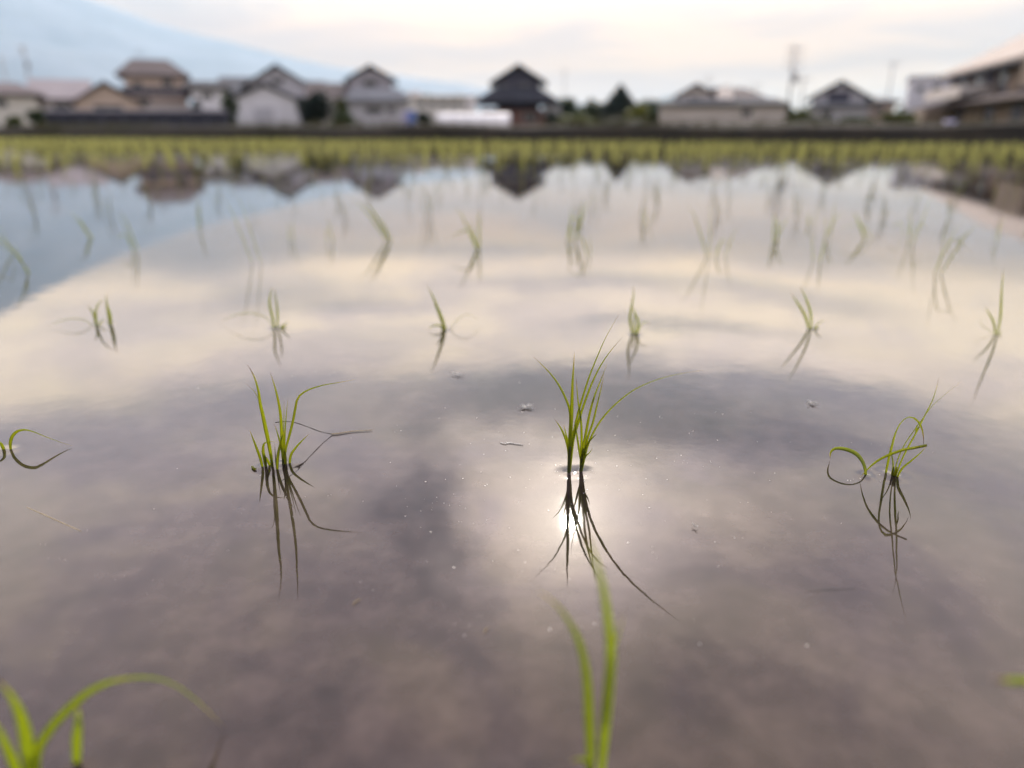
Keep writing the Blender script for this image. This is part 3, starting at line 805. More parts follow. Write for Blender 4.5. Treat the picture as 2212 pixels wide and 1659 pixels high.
for bx, by in ((590, 1010), (612, 1008), (1228, 1024), (1256, 1018), (1912, 1028), (1870, 1030)):
    p = on_water(bx, by)
    for _k in range(9): fleck(p.x + rr.gauss(0, .006), p.y + rr.gauss(0, .005), rr.choice((.00012, .00018, .0003, .0004)))
o = bm_obj('scum_flecks', b, M['flake']); tag(o, 'pale specks of scum and pollen scattered over the water', 'scum', kind='stuff')

# ------------------------------------------------------------------ the water
bm = bmesh.new()
X0, X1, Y0_, Y1_ = -0.46, 0.40, 0.125, 0.76
stp = 0.0018
nx, ny = int(round((X1 - X0) / stp)), int(round((Y1_ - Y0_) / stp))
X1, Y1_ = X0 + nx * stp, Y0_ + ny * stp
hz = [[0.0] * (nx + 1) for _ in range(ny + 1)]
for (sx, sy, amp) in stems:
    i0, j0 = int((sx - X0) / stp), int((sy - Y0_) / stp)
    for j in range(j0 - 14, j0 + 15):
        for i in range(i0 - 14, i0 + 15):
            if 0 < i < nx and 0 < j < ny:
                dx_, dy_ = X0 + i * stp - sx, Y0_ + j * stp - sy
                r2 = math.hypot(dx_, dy_) * 1000
                hz[j][i] = max(hz[j][i], amp * 0.00060 * math.exp(-r2 / 2.2)) if r2 < 7 else hz[j][i] - amp * 0.000007 * math.exp(-((r2 - 9) / 3) ** 2)
vg = [[bm.verts.new((X0 + i * stp, Y0_ + j * stp, hz[j][i])) for i in range(nx + 1)] for j in range(ny + 1)]
for j in range(ny):
    for i in range(nx):
        bm.faces.new((vg[j][i], vg[j][i + 1], vg[j + 1][i + 1], vg[j + 1][i]))
c_ = vg[0][0], vg[0][nx], vg[ny][nx], vg[ny][0]
big = [bm.verts.new(p) for p in ((-70, -40, 0), (70, -40, 0), (70, 60, 0), (-70, 60, 0))]
# ring of faces round the fine patch shares its border edges, so there is no seam
bm.faces.new([big[0], big[1]] + [vg[0][i] for i in range(nx, -1, -1)])
bm.faces.new([big[1], big[2]] + [vg[j][nx] for j in range(ny, -1, -1)])
bm.faces.new([big[2], big[3]] + [vg[ny][i] for i in range(0, nx + 1)])
bm.faces.new([big[3], big[0]] + [vg[j][0] for j in range(0, ny + 1)])
e1 = land(0, 0.2, 0); e2 = land(0, V0 - 0.36, 0)
bmesh.ops.bisect_plane(bm, geom=bm.verts[:] + bm.edges[:] + bm.faces[:], plane_co=e1, plane_no=BV, clear_outer=True)
bmesh.ops.bisect_plane(bm, geom=bm.verts[:] + bm.edges[:] + bm.faces[:], plane_co=e2, plane_no=-BV, clear_outer=True)
wm, wnt, wb = new_mat('muddy_water')
wtc = wnt.nodes.new('ShaderNodeTexCoord'); wv = wtc.outputs['Object']
m1 = fbm(wnt, wv, 11.0, 6, 0.62, 0.5)
m2 = fbm(wnt, wv, 75.0, 3, 0.55)
mud = ramp(wnt, m1 * 0.62 + m2 * 0.38, [(0.36, (0.008, 0.006, 0.005)), (0.50, (0.030, 0.021, 0.018)), (0.66, (0.062, 0.045, 0.038))])
wnt.links.new(mud, wb.inputs['Base Color'])
wb.inputs['IOR'].default_value = 1.5
film = fbm(wnt, wv, 9.0, 4, 0.6)
wnt.links.new(film.sstep(0.40, 0.75, 0.014, 0.032).k, wb.inputs['Roughness'])
r1 = fbm(wnt, wv, 38.0, 2, 0.5)
r2 = fbm(wnt, wv, 260.0, 2, 0.5)
r3 = fbm(wnt, wv, 900.0, 2, 0.5)
bh = r1 * 0.00006 + r2 * 0.000008 + r3 * 0.0000022
bn = wnt.nodes.new('ShaderNodeBump'); bn.inputs['Strength'].default_value = 1.0; bn.inputs['Distance'].default_value = 1.0
wnt.links.new(bh.k, bn.inputs['Height']); wnt.links.new(bn.outputs[0], wb.inputs['Normal'])
o = bm_obj('water', bm, wm, smooth=True); tag(o, kind='structure')

# ------------------------------------------------------------------ grass on the far bank
verts, faces, al = [], [], []
rr = random.Random(21)
for k in range(15000):
    u = rr.uniform(-30, 18); v = rr.choice((rr.uniform(-.02, .35), rr.uniform(.1, 1.3)))
    dens = noise.noise(Vector((u * 0.35, 2.0, 0)))
    if rr.random() > 0.55 + dens: continue
    z = min(0.31, max(0.0, 0.30 * (v + 0.02) / 0.3))
    hh = rr.uniform(.05, .19) * (1.0 + dens)
    p = land(u, v, z - 0.02); a = rr.uniform(0, 6.28); wv_ = Vector((math.cos(a), math.sin(a), 0)) * 0.006
    bend = Vector((rr.uniform(-.5, .5), rr.uniform(-.5, .5), 0)) * hh
    m_ = p + bend * .3 + Vector((0, 0, hh * .6)); t_ = p + bend + Vector((0, 0, hh))
    off = len(verts)
    verts += [p - wv_, p + wv_, m_ + wv_ * .8, m_ - wv_ * .8, t_]
    tone = rr.uniform(0, .45); al += [tone, tone, tone + .3, tone + .3, tone + .55]
    faces += [(off, off + 1, off + 2, off + 3), (off + 3, off + 2, off + 4)]
me = bpy.data.meshes.new('bank_grass'); me.from_pydata([tuple(v) for v in verts], [], faces); me.update()
at_ = me.attributes.new('along', 'FLOAT', 'POINT'); at_.data.foreach_set('value', al)
o = link('bank_grass', me, M['bank_grass']); tag(o, 'dark and dry grass growing along the far bank', 'grass', kind='stuff')

# ------------------------------------------------------------------ buildings beyond the bank
GZ = 0.27
def X(px, D): return at(px, 235, D).x
def Z(py, D): return at(PW / 2, py, D).z

def gable(bm, x0, x1, y0, y1, ze, zr, axis='y', over=0.5, th=0.22):
    """two roof slabs; ridge runs along axis"""
    if axis == 'y':
        xm = (x0 + x1) / 2; k = (zr - ze) / (xm - x0)
        a, b_ = x0 - over, x1 + over; zl = ze - k * over
        prof_ = [(a, zl), (xm, zr), (b_, zl), (b_, zl + th), (xm, zr + th * 1.25), (a, zl + th)]
        A = [bm.verts.new((p, y0 - over, q_)) for p, q_ in prof_]; B = [bm.verts.new((p, y1 + over, q_)) for p, q_ in prof_]
    else:
        ym = (y0 + y1) / 2; k = (zr - ze) / (ym - y0)
        a, b_ = y0 - over, y1 + over; zl = ze - k * over
        prof_ = [(a, zl), (ym, zr), (b_, zl), (b_, zl + th), (ym, zr + th * 1.25), (a, zl + th)]
        A = [bm.verts.new((x0 - over, p, q_)) for p, q_ in prof_]; B = [bm.verts.new((x1 + over, p, q_)) for p, q_ in prof_]
    n = 6
    for i in range(n): bm.faces.new((A[i], A[(i + 1) % n], B[(i + 1) % n], B[i]))
    for L in (A, B):
        bm.faces.new((L[0], L[1], L[4], L[5])); bm.faces.new((L[1], L[2], L[3], L[4]))

def hip(bm, x0, x1, y0, y1, ze, zr, rx0, rx1, over=0.5, th=0.2):
    x0 -= over; x1 += over; y0 -= over; y1 += over; ym = (y0 + y1) / 2
    lo = [bm.verts.new(p) for p in ((x0, y0, ze), (x1, y0, ze), (x1, y1, ze), (x0, y1, ze))]
    hi = [bm.verts.new(p) for p in ((x0, y0, ze + th), (x1, y0, ze + th), (x1, y1, ze + th), (x0, y1, ze + th))]
    r_ = [bm.verts.new((rx0, ym, zr)), bm.verts.new((rx1, ym, zr))]
    bm.faces.new(lo[::-1])
    for i in range(4): bm.faces.new((lo[i], lo[(i + 1) % 4], hi[(i + 1) % 4], hi[i]))
    bm.faces.new((hi[0], hi[1], r_[1], r_[0])); bm.faces.new((hi[2], hi[3], r_[0], r_[1]))
    bm.faces.new((hi[1], hi[2], r_[1])); bm.faces.new((hi[3], hi[0], r_[0]))

def skirt(bm, x0, x1, y0, y1, z0, z1, inn, th=0.15):
    """lean-to roof running round a storey: outer edge z0, inner edge z1"""
    o_ = [(x0, y0), (x1, y0), (x1, y1), (x0, y1)]; i_ = [(x0 + inn, y0 + inn), (x1 - inn, y0 + inn), (x1 - inn, y1 - inn), (x0 + inn, y1 - inn)]
    ring = []
    for p, q_ in zip(o_, i_):
        ring.append([bm.verts.new((p[0], p[1], z0)), bm.verts.new((p[0], p[1], z0 + th)), bm.verts.new((q_[0], q_[1], z1 + th)), bm.verts.new((q_[0], q_[1], z1))])
    for k in range(4):
        A, B = ring[k], ring[(k + 1) % 4]
        for m_ in range(4): bm.faces.new((A[m_], B[m_], B[(m_ + 1) % 4], A[(m_ + 1) % 4]))

class House:
    def __init__(s, name, label, D, px0, px1, cat='house', depth=8.0, group=None):
        s.D = D; s.depth = depth
        s.cx = (X(px0, D) + X(px1, D)) / 2
        s.root = empty(name, (s.cx, D, GZ)); tag(s.root, label, cat, group)
        s.root.rotation_euler.z = -math.atan2(s.cx, D) * (0.0 if cat == 'fence' else 0.92)
    def x(s, px): return X(px, s.D) - s.cx
    def z(s, py): return Z(py, s.D) - GZ
    def wall(s, px0, px1, ytop, mat, y0=0.0, y1=None, ybot=None, peak=None, name='wall'):
        b = bmesh.new(); a, c = s.x(px0), s.x(px1); zt = s.z(ytop); zb = -0.15 if ybot is None else s.z(ybot)
        y1 = s.depth if y1 is None else y1
        if peak is None: box(b, a, c, y0, y1, zb, zt)
        else:
            m_ = (a + c) / 2; zp = s.z(peak)
            P_ = [(a, zb), (c, zb), (c, zt), (m_, zp), (a, zt)]
            A = [b.verts.new((p, y0, q_)) for p, q_ in P_]; B = [b.verts.new((p, y1, q_)) for p, q_ in P_]
            b.faces.new(A); b.faces.new(B[::-1])
            for i in range(5): b.faces.new((A[i], A[(i + 1) % 5], B[(i + 1) % 5], B[i]))
        return bm_obj(name, b, M[mat], s.root)
    def gable(s, px0, px1, ye, yr, mat, axis='y', y0=0.0, y1=None, over=0.5, th=0.22):
        b = bmesh.new(); gable(b, s.x(px0), s.x(px1), y0, s.depth if y1 is None else y1, s.z(ye), s.z(yr), axis, over, th)
        return bm_obj('roof', b, M[mat], s.root)
    def hip(s, px0, px1, ye, yr, rx0, rx1, mat, y0=0.0, y1=None, over=0.5):
        b = bmesh.new(); hip(b, s.x(px0), s.x(px1), y0, s.depth if y1 is None else y1, s.z(ye), s.z(yr), s.x(rx0), s.x(rx1), over)
        return bm_obj('roof', b, M[mat], s.root)
    def skirt(s, px0, px1, ye, yt, mat, y0=-1.2, y1=None, inn=1.2):
        b = bmesh.new(); skirt(b, s.x(px0), s.x(px1), y0, (s.depth + 1.2) if y1 is None else y1, s.z(ye), s.z(yt), inn)
        return bm_obj('lower_roof', b, M[mat], s.root)
    def win(s, px0, px1, yt, yb, y=0.0, name='window', frame='alu'):
        a, c, zt, zb = s.x(px0), s.x(px1), s.z(yt), s.z(yb); t = 0.07
        b = bmesh.new()
        box(b, a, c, y - .06, y + .02, zt - t, zt); box(b, a, c, y - .06, y + .02, zb, zb + t)
        box(b, a, a + t, y - .06, y + .02, zb + t, zt - t); box(b, c - t, c, y - .06, y + .02, zb + t, zt - t)
        m_ = (a + c) / 2; box(b, m_ - t / 2, m_ + t / 2, y - .05, y + .02, zb + t, zt - t)
        w = bm_obj(name, b, M[frame], s.root)
        b = bmesh.new(); box(b, a + t, c - t, y - .02, y + .03, zb + t, zt - t)
        bm_obj('pane', b, M['glass'], w)
        return w
    def part(s, name, mat, px0, px1, yt, yb, y0, y1):
        b = bmesh.new(); box(b, s.x(px0), s.x(px1), y0, y1, s.z(yb), s.z(yt))
        return bm_obj(name, b, M[mat], s.root)
    def antenna(s, px, ytop, ybase, y=3.0):
        b = bmesh.new(); x_ = s.x(px); zt, zb = s.z(ytop), s.z(ybase)
        tube(b, [Vector((x_, y, zb - .3)), Vector((x_, y, zt))], [.03, .025], 6)
        for k in range(3): box(b, x_ - .6, x_ + .6, y + .05 + .12 * k, y + .08 + .12 * k, zt - .12 - .28 * k, zt - .09 - .28 * k)
        return bm_obj('antenna', b, M['steel'], s.root)

# far left: mauve-roofed house and the pink-roofed one beside it
hs = House('house', 'cream house with a mauve hip roof at the left edge of the town', 74, -60, 72)
hs.wall(-55, 70, 208, 'cream_wall'); hs.hip(-60, 76, 206, 172, -20, 40, 'mauve_roof')
hs.win(-6, 17, 214, 232); hs.win(-40, -20, 214, 232)
hs = House('house', 'low house with a broad pale pink roof, left of the tan gable', 82, 78, 195)
hs.wall(84, 190, 216, 'beige_wall'); hs.gable(82, 192, 214, 172, 'pink_roof', 'x', over=0.3); hs.win(120, 150, 222, 240)
hs = House('house', 'house with a tan gable end facing the field behind the dark fence', 78, 160, 300)
hs.wall(172, 296, 222, 'tan_wall', peak=184); hs.gable(168, 300, 224, 180, 'brown_roof', over=0.4); hs.win(206, 262, 227, 243)
hs = House('house', 'tall brown house of two storeys with a steep hipped roof, highest on the left', 92, 262, 412, depth=10)
hs.wall(284, 402, 163, 'tan_wall', y0=1.0); hs.wall(268, 412, 228, 'beige_wall', y0=-1.5, ybot=275)
hs.hip(278, 404, 164, 119, 300, 372, 'brown_roof', y0=1.0, over=0.6); hs.skirt(262, 416, 206, 192, 'dark_roof', y0=-2.2)
hs.win(356, 378, 168, 184, 1.0); hs.win(300, 316, 176, 190, 1.0); hs.win(300, 330, 212, 226, -1.5); hs.antenna(318, 96, 120, 5)
hs.part('side_panel', 'red_wall', 398, 410, 186, 208, -0.2, 0.9)
hs = House('house', 'small pale grey house with a dark roof edge, right of the tall brown house', 88, 412, 488)
hs.wall(420, 486, 192, 'white_wall'); hs.gable(414, 490, 191, 176, 'dark_roof', 'x'); hs.win(440, 462, 200, 214)
hs = House('shed', 'white gabled shed with a dark roof edge facing the field', 72, 506, 642, 'shed', depth=9)
hs.wall(508, 640, 216, 'white_wall', peak=188); hs.gable(505, 643, 218, 183, 'dark_roof', over=0.35)
hs.part('door', 'grey_wall', 548, 590, 232, 274, -.05, .02)
hs = House('house', 'grey gabled house rising behind the white shed', 98, 490, 690, depth=10)
hs.wall(546, 664, 180, 'grey_wall', peak=146); hs.gable(540, 668, 184, 142, 'dark_roof', over=0.6)
hs.wall(492, 552, 200, 'grey_wall', y0=2); hs.gable(488, 556, 198, 166, 'grey_roof', 'x', y0=2, y1=9)
hs.wall(660, 696, 205, 'beige_wall', y0=2); hs.gable(656, 700, 203, 172, 'grey_roof', 'x', y0=2, y1=9); hs.win(590, 618, 168, 182); 
hs = House('house', 'low house with a brownish grey roof between the dark bush and the grey house', 92, 672, 758)
hs.wall(680, 756, 216, 'beige_wall'); hs.gable(672, 760, 214, 180, 'brown_roof', 'x'); hs.win(704, 726, 222, 236); hs.win(734, 746, 222, 244)
hs = House('house', 'grey house of two storeys with a steep gable and a pale skirt roof', 90, 746, 882, depth=9)
hs.wall(758, 850, 168, 'slate_wall', peak=146, y0=1.5); hs.gable(756, 852, 170, 142, 'dark_roof', y0=1.5, over=0.5)
hs.wall(750, 880, 222, 'grey_wall'); hs.skirt(744, 886, 218, 194, 'skirt_roof', y0=-.9)
hs.win(788, 818, 170, 186, 1.5); hs.win(790, 826, 230, 246); hs.win(836, 852, 230, 246)
hs.part('side_room', 'cream_wall', 842, 884, 198, 219, 2.0, 6.0)
hs = House('building', 'long low cream building behind the white tunnel', 112, 880, 1030, 'building', depth=12)
hs.wall(882, 1028, 209, 'cream_wall'); hs.gable(880, 1030, 209, 204, 'sand_roof', 'x', over=.3, th=.1); hs.part('roof_box', 'plastic_white', 886, 908, 196, 206, 2, 5)
for k in range(5): hs.win(902 + k * 24, 918 + k * 24, 218, 230)
hs.part('end_panel', 'plastic_white', 1008, 1027, 210, 238, -.2, 0.0)
hs = House('house', 'dark house in three tiers with a pointed gable, near the middle', 88, 1030, 1210, depth=10)
hs.wall(1072, 1166, 172, 'dark_wall', peak=146, y0=1.8); hs.gable(1068, 1172, 173, 140, 'dark_roof', y0=1.8, over=.6)
hs.wall(1040, 1190, 236, 'brown_wall'); hs.skirt(1026, 1208, 222, 190, 'dark_roof', y0=-1.6, inn=2.4)
hs.part('side_roof', 'skirt_roof', 1176, 1211, 229, 252, -1.0, 3.0); hs.win(1084, 1102, 180, 190, 1.8); hs.win(1120, 1146, 178, 190, 1.8); hs.win(1130, 1160, 244, 262); hs.win(1060, 1090, 244, 262)
hs = House('house', 'wide grey-beige house with twin roofs and a white dish, right of the trees', 70, 1425, 1692, depth=9)
hs.wall(1466, 1540, 206, 'beige_wall', peak=188, y0=.8); hs.gable(1463, 1543, 207, 184, 'brown_roof', y0=.8, over=.35)
hs.hip(1544, 1646, 214, 183, 1580, 1606, 'brown_roof', y0=1.0, over=.1); hs.wall(1546, 1644, 214, 'beige_wall', y0=1.0)
hs.wall(1428, 1690, 228, 'beige_wall', y0=-.6); hs.skirt(1422, 1694, 228, 216, 'grey_roof', y0=-1.2)
hs.part('roof_wing', 'brown_roof', 1528, 1564, 188, 222, 1.4, 4)
hs.win(1489, 1511, 206, 218, .8); hs.win(1478, 1496, 262, 280, -.6); hs.win(1530, 1572, 266, 280, -.6); hs.win(1600, 1622, 236, 252, -.6)
hs.antenna(1526, 158, 190, 3); hs.antenna(1628, 176, 206, 3)
b = bmesh.new()
dc = Vector((hs.x(1563), -.2, hs.z(206)))
for k in range(6):
    pass
rings = []
for i in range(7):
    r_ = 0.80 * i / 6; d_ = 0.16 * (i / 6) ** 2
    rings.append([b.verts.new(dc + Vector((r_ * math.cos(a * math.pi / 8), -d_, r_ * math.sin(a * math.pi / 8)))) for a in range(16)] if i else [b.verts.new(dc)])
for i in range(16):
    b.faces.new((rings[0][0], rings[1][i], rings[1][(i + 1) % 16]))
    for k in range(1, 6): b.faces.new((rings[k][i], rings[k + 1][i], rings[k + 1][(i + 1) % 16], rings[k][(i + 1) % 16]))
bmesh.ops.solidify(b, geom=b.faces[:], thickness=.04)
tube(b, [dc + Vector((0, .02, 0)), dc + Vector((0, 1.6, -.3))], [.06, .06], 8)
bm_obj('dish', b, M['plastic_white'], hs.root, smooth=True)
hs = House('house', 'grey house with a dark gable right of the utility pole', 92, 1752, 1866, depth=9)
hs.wall(1758, 1862, 210, 'grey_wall', peak=184); hs.gable(1752, 1868, 212, 178, 'dark_roof', over=.5)
hs.part('gable_boards', 'dark_wall', 1786, 1830, 198, 222, -.12, -.01); hs.wall(1752, 1870, 232, 'grey_wall', y0=-1.2); hs.skirt(1748, 1874, 232, 224, 'grey_roof', y0=-1.8); hs.win(1776, 1800, 238, 252, -1.2)
hs = House('house', 'small brown-walled house with a low grey roof beside the dark gable', 98, 1864, 1932)
hs.wall(1868, 1928, 224, 'tan_wall'); hs.hip(1864, 1932, 222, 208, 1885, 1908, 'grey_roof'); hs.win(1890, 1908, 230, 242)
hs = House('building', 'pale grey box-shaped building behind the big roof', 90, 1958, 2050, 'building', depth=10)
hs.wall(1960, 2050, 168, 'white_wall'); hs.part('parapet', 'grey_wall', 1957, 2053, 163, 169, -.2, 10.2); hs.win(1975, 1990, 185, 197); hs.win(2005, 2022, 185, 197)

# the big house at the right: its long side runs away from the viewer, roof slope and balcony towards the field
HX, HY = 0.0, 0.0                       # local metres: x = into the house, y = along its long side, away from the viewer
root = empty('house', (41.2, 59.4, GZ)); root.scale = (1.42, 1.42, 1.42); root.rotation_euler.z = -math.atan2(4.8, 17)
tag(root, 'big house with a broad sand-coloured roof slope and dark eaves at the right edge', 'house')
def hb(name, mat, x0, x1, y0, y1, z0, z1, par=None):
    b = bmesh.new(); box(b, x0, x1, y0, y1, z0, z1)
    return bm_obj(name, b, M[mat], par or root)
hb('wall', 'umber_wall', -.5, 9, -3.6, 18.4, -.2, 1.86); hb('wall', 'dark_wall', 0, 8.6, -4, 18, 1.862, 4.25)
b = bmesh.new(); gable(b, 0, 8.8, -4, 18, 4.22, 6.55, 'y', .85, .26); bm_obj('roof', b, M['sand_roof'], root)
hb('eave_board', 'navy_board', -.93, -.82, -4.8, 18.8, 3.62, 3.86)
b = bmesh.new()
P_ = [(0, 4.25), (8.8, 4.25), (4.4, 6.5)]
A = [b.verts.new((p, -3.9, q_)) for p, q_ in P_]; B = [b.verts.new((p, 17.9, q_)) for p, q_ in P_]
b.faces.new(A); b.faces.new(B[::-1])
for i in range(3): b.faces.new((A[i], A[(i + 1) % 3], B[(i + 1) % 3], B[i]))
bm_obj('gable_wall', b, M['dark_wall'], root)
b = bmesh.new()
v = [b.verts.new(p) for y_ in (-4.6, 19) for p in ((-1.7, y_, 1.62), (-1.7, y_, 1.76), (-.01, y_, 2.2), (-.01, y_, 2.06))]
for f in ((0, 1, 2, 3), (7, 6, 5, 4), (0, 4, 5, 1), (1, 5, 6, 2), (2, 6, 7, 3), (3, 7, 4, 0)): b.faces.new([v[k] for k in f])
bm_obj('lower_roof', b, M['brown_roof'], root)
hb('balcony', 'beige_wall', -1.9, -1.8, 8.6, 17.6, 2.1, 2.85); hb('balcony_floor', 'beige_wall', -1.79, -.01, 8.6, 17.6, 2.24, 2.34); hb('balcony_side', 'beige_wall', -1.79, -.01, 8.6, 8.7, 2.36, 2.85)
for yy in (-2.5, 2.0, 6.2, 10.5, 14.2):
    w_ = hb('window', 'alu', -.08, .02, yy, yy + 1.6, 2.5, 3.6); hb('pane', 'glass', -.11, -.04, yy + .08, yy + 1.52, 2.58, 3.52, w_)
for yy in (0.5, 5.5):
    w_ = hb('window', 'alu', -.58, -.48, yy, yy + 2.0, 0.5, 1.5); hb('pane', 'glass', -.61, -.54, yy + .08, yy + 1.92, 0.58, 1.42, w_)
d_ = hb('door', 'dark_wall', -.6, -.45, 12.0, 13.1, -.1, 1.6); hb('handle', 'steel', -.66, -.6, 12.1, 12.2, .7, .9, d_)
for yy in (7.4, 12.9, 17.6): hb('corner_post', 'umber_wall', -.22, .06, yy, yy + .2, 2.22, 4.1)
hb('wall_panel', 'umber_wall', -.10, -.02, 3.9, 5.6, 2.25, 4.1); hb('wall_panel', 'umber_wall', -1.2, -.02, -3.9, .3, 2.3, 4.0)
hb('porch', 'umber_wall', -2.6, -.51, 13.6, 17.2, -.1, 1.6)

# fence, tunnel, blue box, small things
hs = House('fence', 'long dark board fence in front of the tan and brown houses', 66, 78, 490, 'fence', depth=.12)
hs.part('boards', 'navy_board', 80, 490, 241, 268, 0, .08); hs.part('rail', 'slate_wall', 78, 492, 237, 242, -.05, .13)
for k in range(10): hs.part('post', 'dark_wall', 80 + k * 45.3, 85 + k * 45.3, 240, 282, -.14, -.02)
hs.part('footing', 'dark_wall', 78, 492, 268, 286, -.02, .12)
hs = House('plastic_tunnel', 'low white plastic tunnel on the ground left of the dark house', 60, 944, 1102, 'tunnel', depth=3)
b = bmesh.new(); x0_, x1_ = hs.x(944), hs.x(1102); ht = hs.z(244)
ra = []
for i in range(13):
    a = math.pi * i / 12; ra.append([b.verts.new((x_, 1.2 - 1.2 * math.cos(a), ht * math.sin(a) ** .6 if 0 < i < 12 else -.1)) for x_ in (x0_, x0_ + .3, x1_ - .3, x1_)])
for A, B in zip(ra, ra[1:]):
    for k in range(3): b.faces.new((A[k], A[k + 1], B[k + 1], B[k]))
b.faces.new([r_[0] for r_ in ra]); b.faces.new([r_[3] for r_ in ra][::-1])
bm_obj('cover', b, M['plastic_white'], hs.root)
for k in range(6):
    b = bmesh.new(); xk = x0_ + .2 + (x1_ - x0_ - .4) * k / 5
    tube(b, [Vector((xk, 1.2 - 1.23 * math.cos(math.pi * i / 12), (ht + .03) * math.sin(math.pi * i / 12) ** .6 if 0 < i < 12 else -.1)) for i in range(13)], [.02] * 13, 5)
    bm_obj('hoop', b, M['steel'], hs.root)
hs = House('portable_hut', 'narrow upright blue hut right of the grey two-storey house', 74, 870, 898, 'hut', depth=1.2)
hs.part('body', 'blue_panel', 877, 897, 238, 284, 0, 1.1); hs.part('roof', 'plastic_white', 875, 899, 235, 238.4, -.08, 1.2); hs.part('door', 'lavender_sheet', 868, 880, 243, 278, -.35, -.02)
hs = House('water_tank', 'round lavender tank beside the door of the big right house', 54, 2046, 2072, 'tank', depth=1)
b = bmesh.new(); cx_ = hs.x(2059); tube(b, [Vector((cx_, .5, hs.z(283))), Vector((cx_, .5, hs.z(281.5))), Vector((cx_, .5, hs.z(263))), Vector((cx_, .5, hs.z(260)))], [.42, .46, .46, .3], 16)
bm_obj('body', b, M['lavender_sheet'], hs.root, smooth=False); b = bmesh.new(); tube(b, [Vector((cx_, .5, hs.z(260.2))), Vector((cx_, .5, hs.z(258.6)))], [.16, .16], 12); bm_obj('lid', b, M['blue_panel'], hs.root)
hs = House('post_box', 'small pale cabinet standing between the hedge and the olive bush', 50, 1888, 1906, 'cabinet', depth=.5)
hs.part('body', 'beige_wall', 1889, 1906, 268, 290, 0, .5); hs.part('lid', 'plastic_white', 1888, 1907, 266, 268.2, -.05, .55)

def pole(label, px, ytop, D, arms, r=.16, lattice=False):
    zt = Z(ytop, D); x_ = X(px, D)
    root = empty('utility_pole', (x_, D, GZ)); tag(root, label, 'utility pole')
    b = bmesh.new(); tube(b, [Vector((0, 0, -.3)), Vector((0, 0, zt - GZ))], [r, r * .7], 10); bm_obj('pole', b, M['concrete'], root, smooth=True)
    for k in range(arms):
        z_ = zt - GZ - .5 - .9 * k; b = bmesh.new(); box(b, -1.0, 1.0, -.24, -.13, z_, z_ + .1); bm_obj('crossarm', b, M['steel'], root)
        b = bmesh.new()
        for xx in (-.9, -.45, .45, .9): tube(b, [Vector((xx, -.18, z_ + .1)), Vector((xx, -.18, z_ + .2)), Vector((xx, -.18, z_ + .34))], [.05, .09, .04], 8)
        bm_obj('insulators', b, M['plastic_white'], root)
    if arms > 1:
        b = bmesh.new(); tube(b, [Vector((.42, 0, zt - GZ - 3.9)), Vector((.42, 0, zt - GZ - 2.9))], [.26, .26], 12); bm_obj('transformer', b, M['steel'], root)
        b = bmesh.new()
        for k in range(9): box(b, -.32, .32, -.02, .02, 2.2 + k * .5, 2.24 + k * .5)
        bm_obj('steps', b, M['steel'], root)
    return root
pole('tall grey utility pole with crossarms between the beige and the dark-gabled houses', 1702, 96, 86, 3, .125)
pole('faint slim pole standing just right of the tall crossarm pole', 1728, 165, 120, 1, .15)
pole('faint utility pole above the pink roof at left', 76, 98, 150, 2, .22)
pole('very faint pole nearest the left edge', 26, 122, 190, 1, .26)
pole('thin faint pole left of the pale box-shaped building', 1914, 132, 125, 1, .14)
pole('thin faint pole in the sky right of the dark three-tier house', 1218, 150, 190, 1, .14)

# ------------------------------------------------------------------ trees, hedges and bushes
def foliage(blobs, n, leaf, rng, cone=False):
    vs, fs, al_ = [], [], []
    for (cx, cy_, cz, rx, ry, rz, share) in blobs:
        for _ in range(int(n * share)):
            while True:
                p = Vector((rng.uniform(-1, 1), rng.uniform(-1, 1), rng.uniform(-1, 1)))
                if 0.15 < p.length < 1: break
            if noise.noise(p * 2.3 + Vector((cx, cz, 1))) < -0.25: continue
            taper = (1 - (p.z + 1) / 2) if cone else 1.0
            c = Vector((cx + p.x * rx * (taper + .05), cy_ + p.y * ry * (taper + .05), cz + p.z * rz))
            a, t = rng.uniform(0, 6.28), rng.uniform(-1, 1)
            s1 = Vector((math.cos(a), math.sin(a), t * .6)).normalized() * leaf * rng.uniform(.6, 1.3)
            s2 = s1.cross(Vector((rng.uniform(-1, 1), rng.uniform(-1, 1), 1))).normalized() * leaf * rng.uniform(.35, .7)
            o_ = len(vs); vs += [c - s1, c + s2 * .8, c + s1, c - s2 * .8]; fs.append((o_, o_ + 1, o_ + 2, o_ + 3)); q_ = rng.random() * .8; al_ += [q_] * 4
    me_ = bpy.data.meshes.new('crown'); me_.from_pydata([tuple(v) for v in vs], [], fs); me_.update()
    a_ = me_.attributes.new('along', 'FLOAT', 'POINT'); a_.data.foreach_set('value', al_)
    return me_

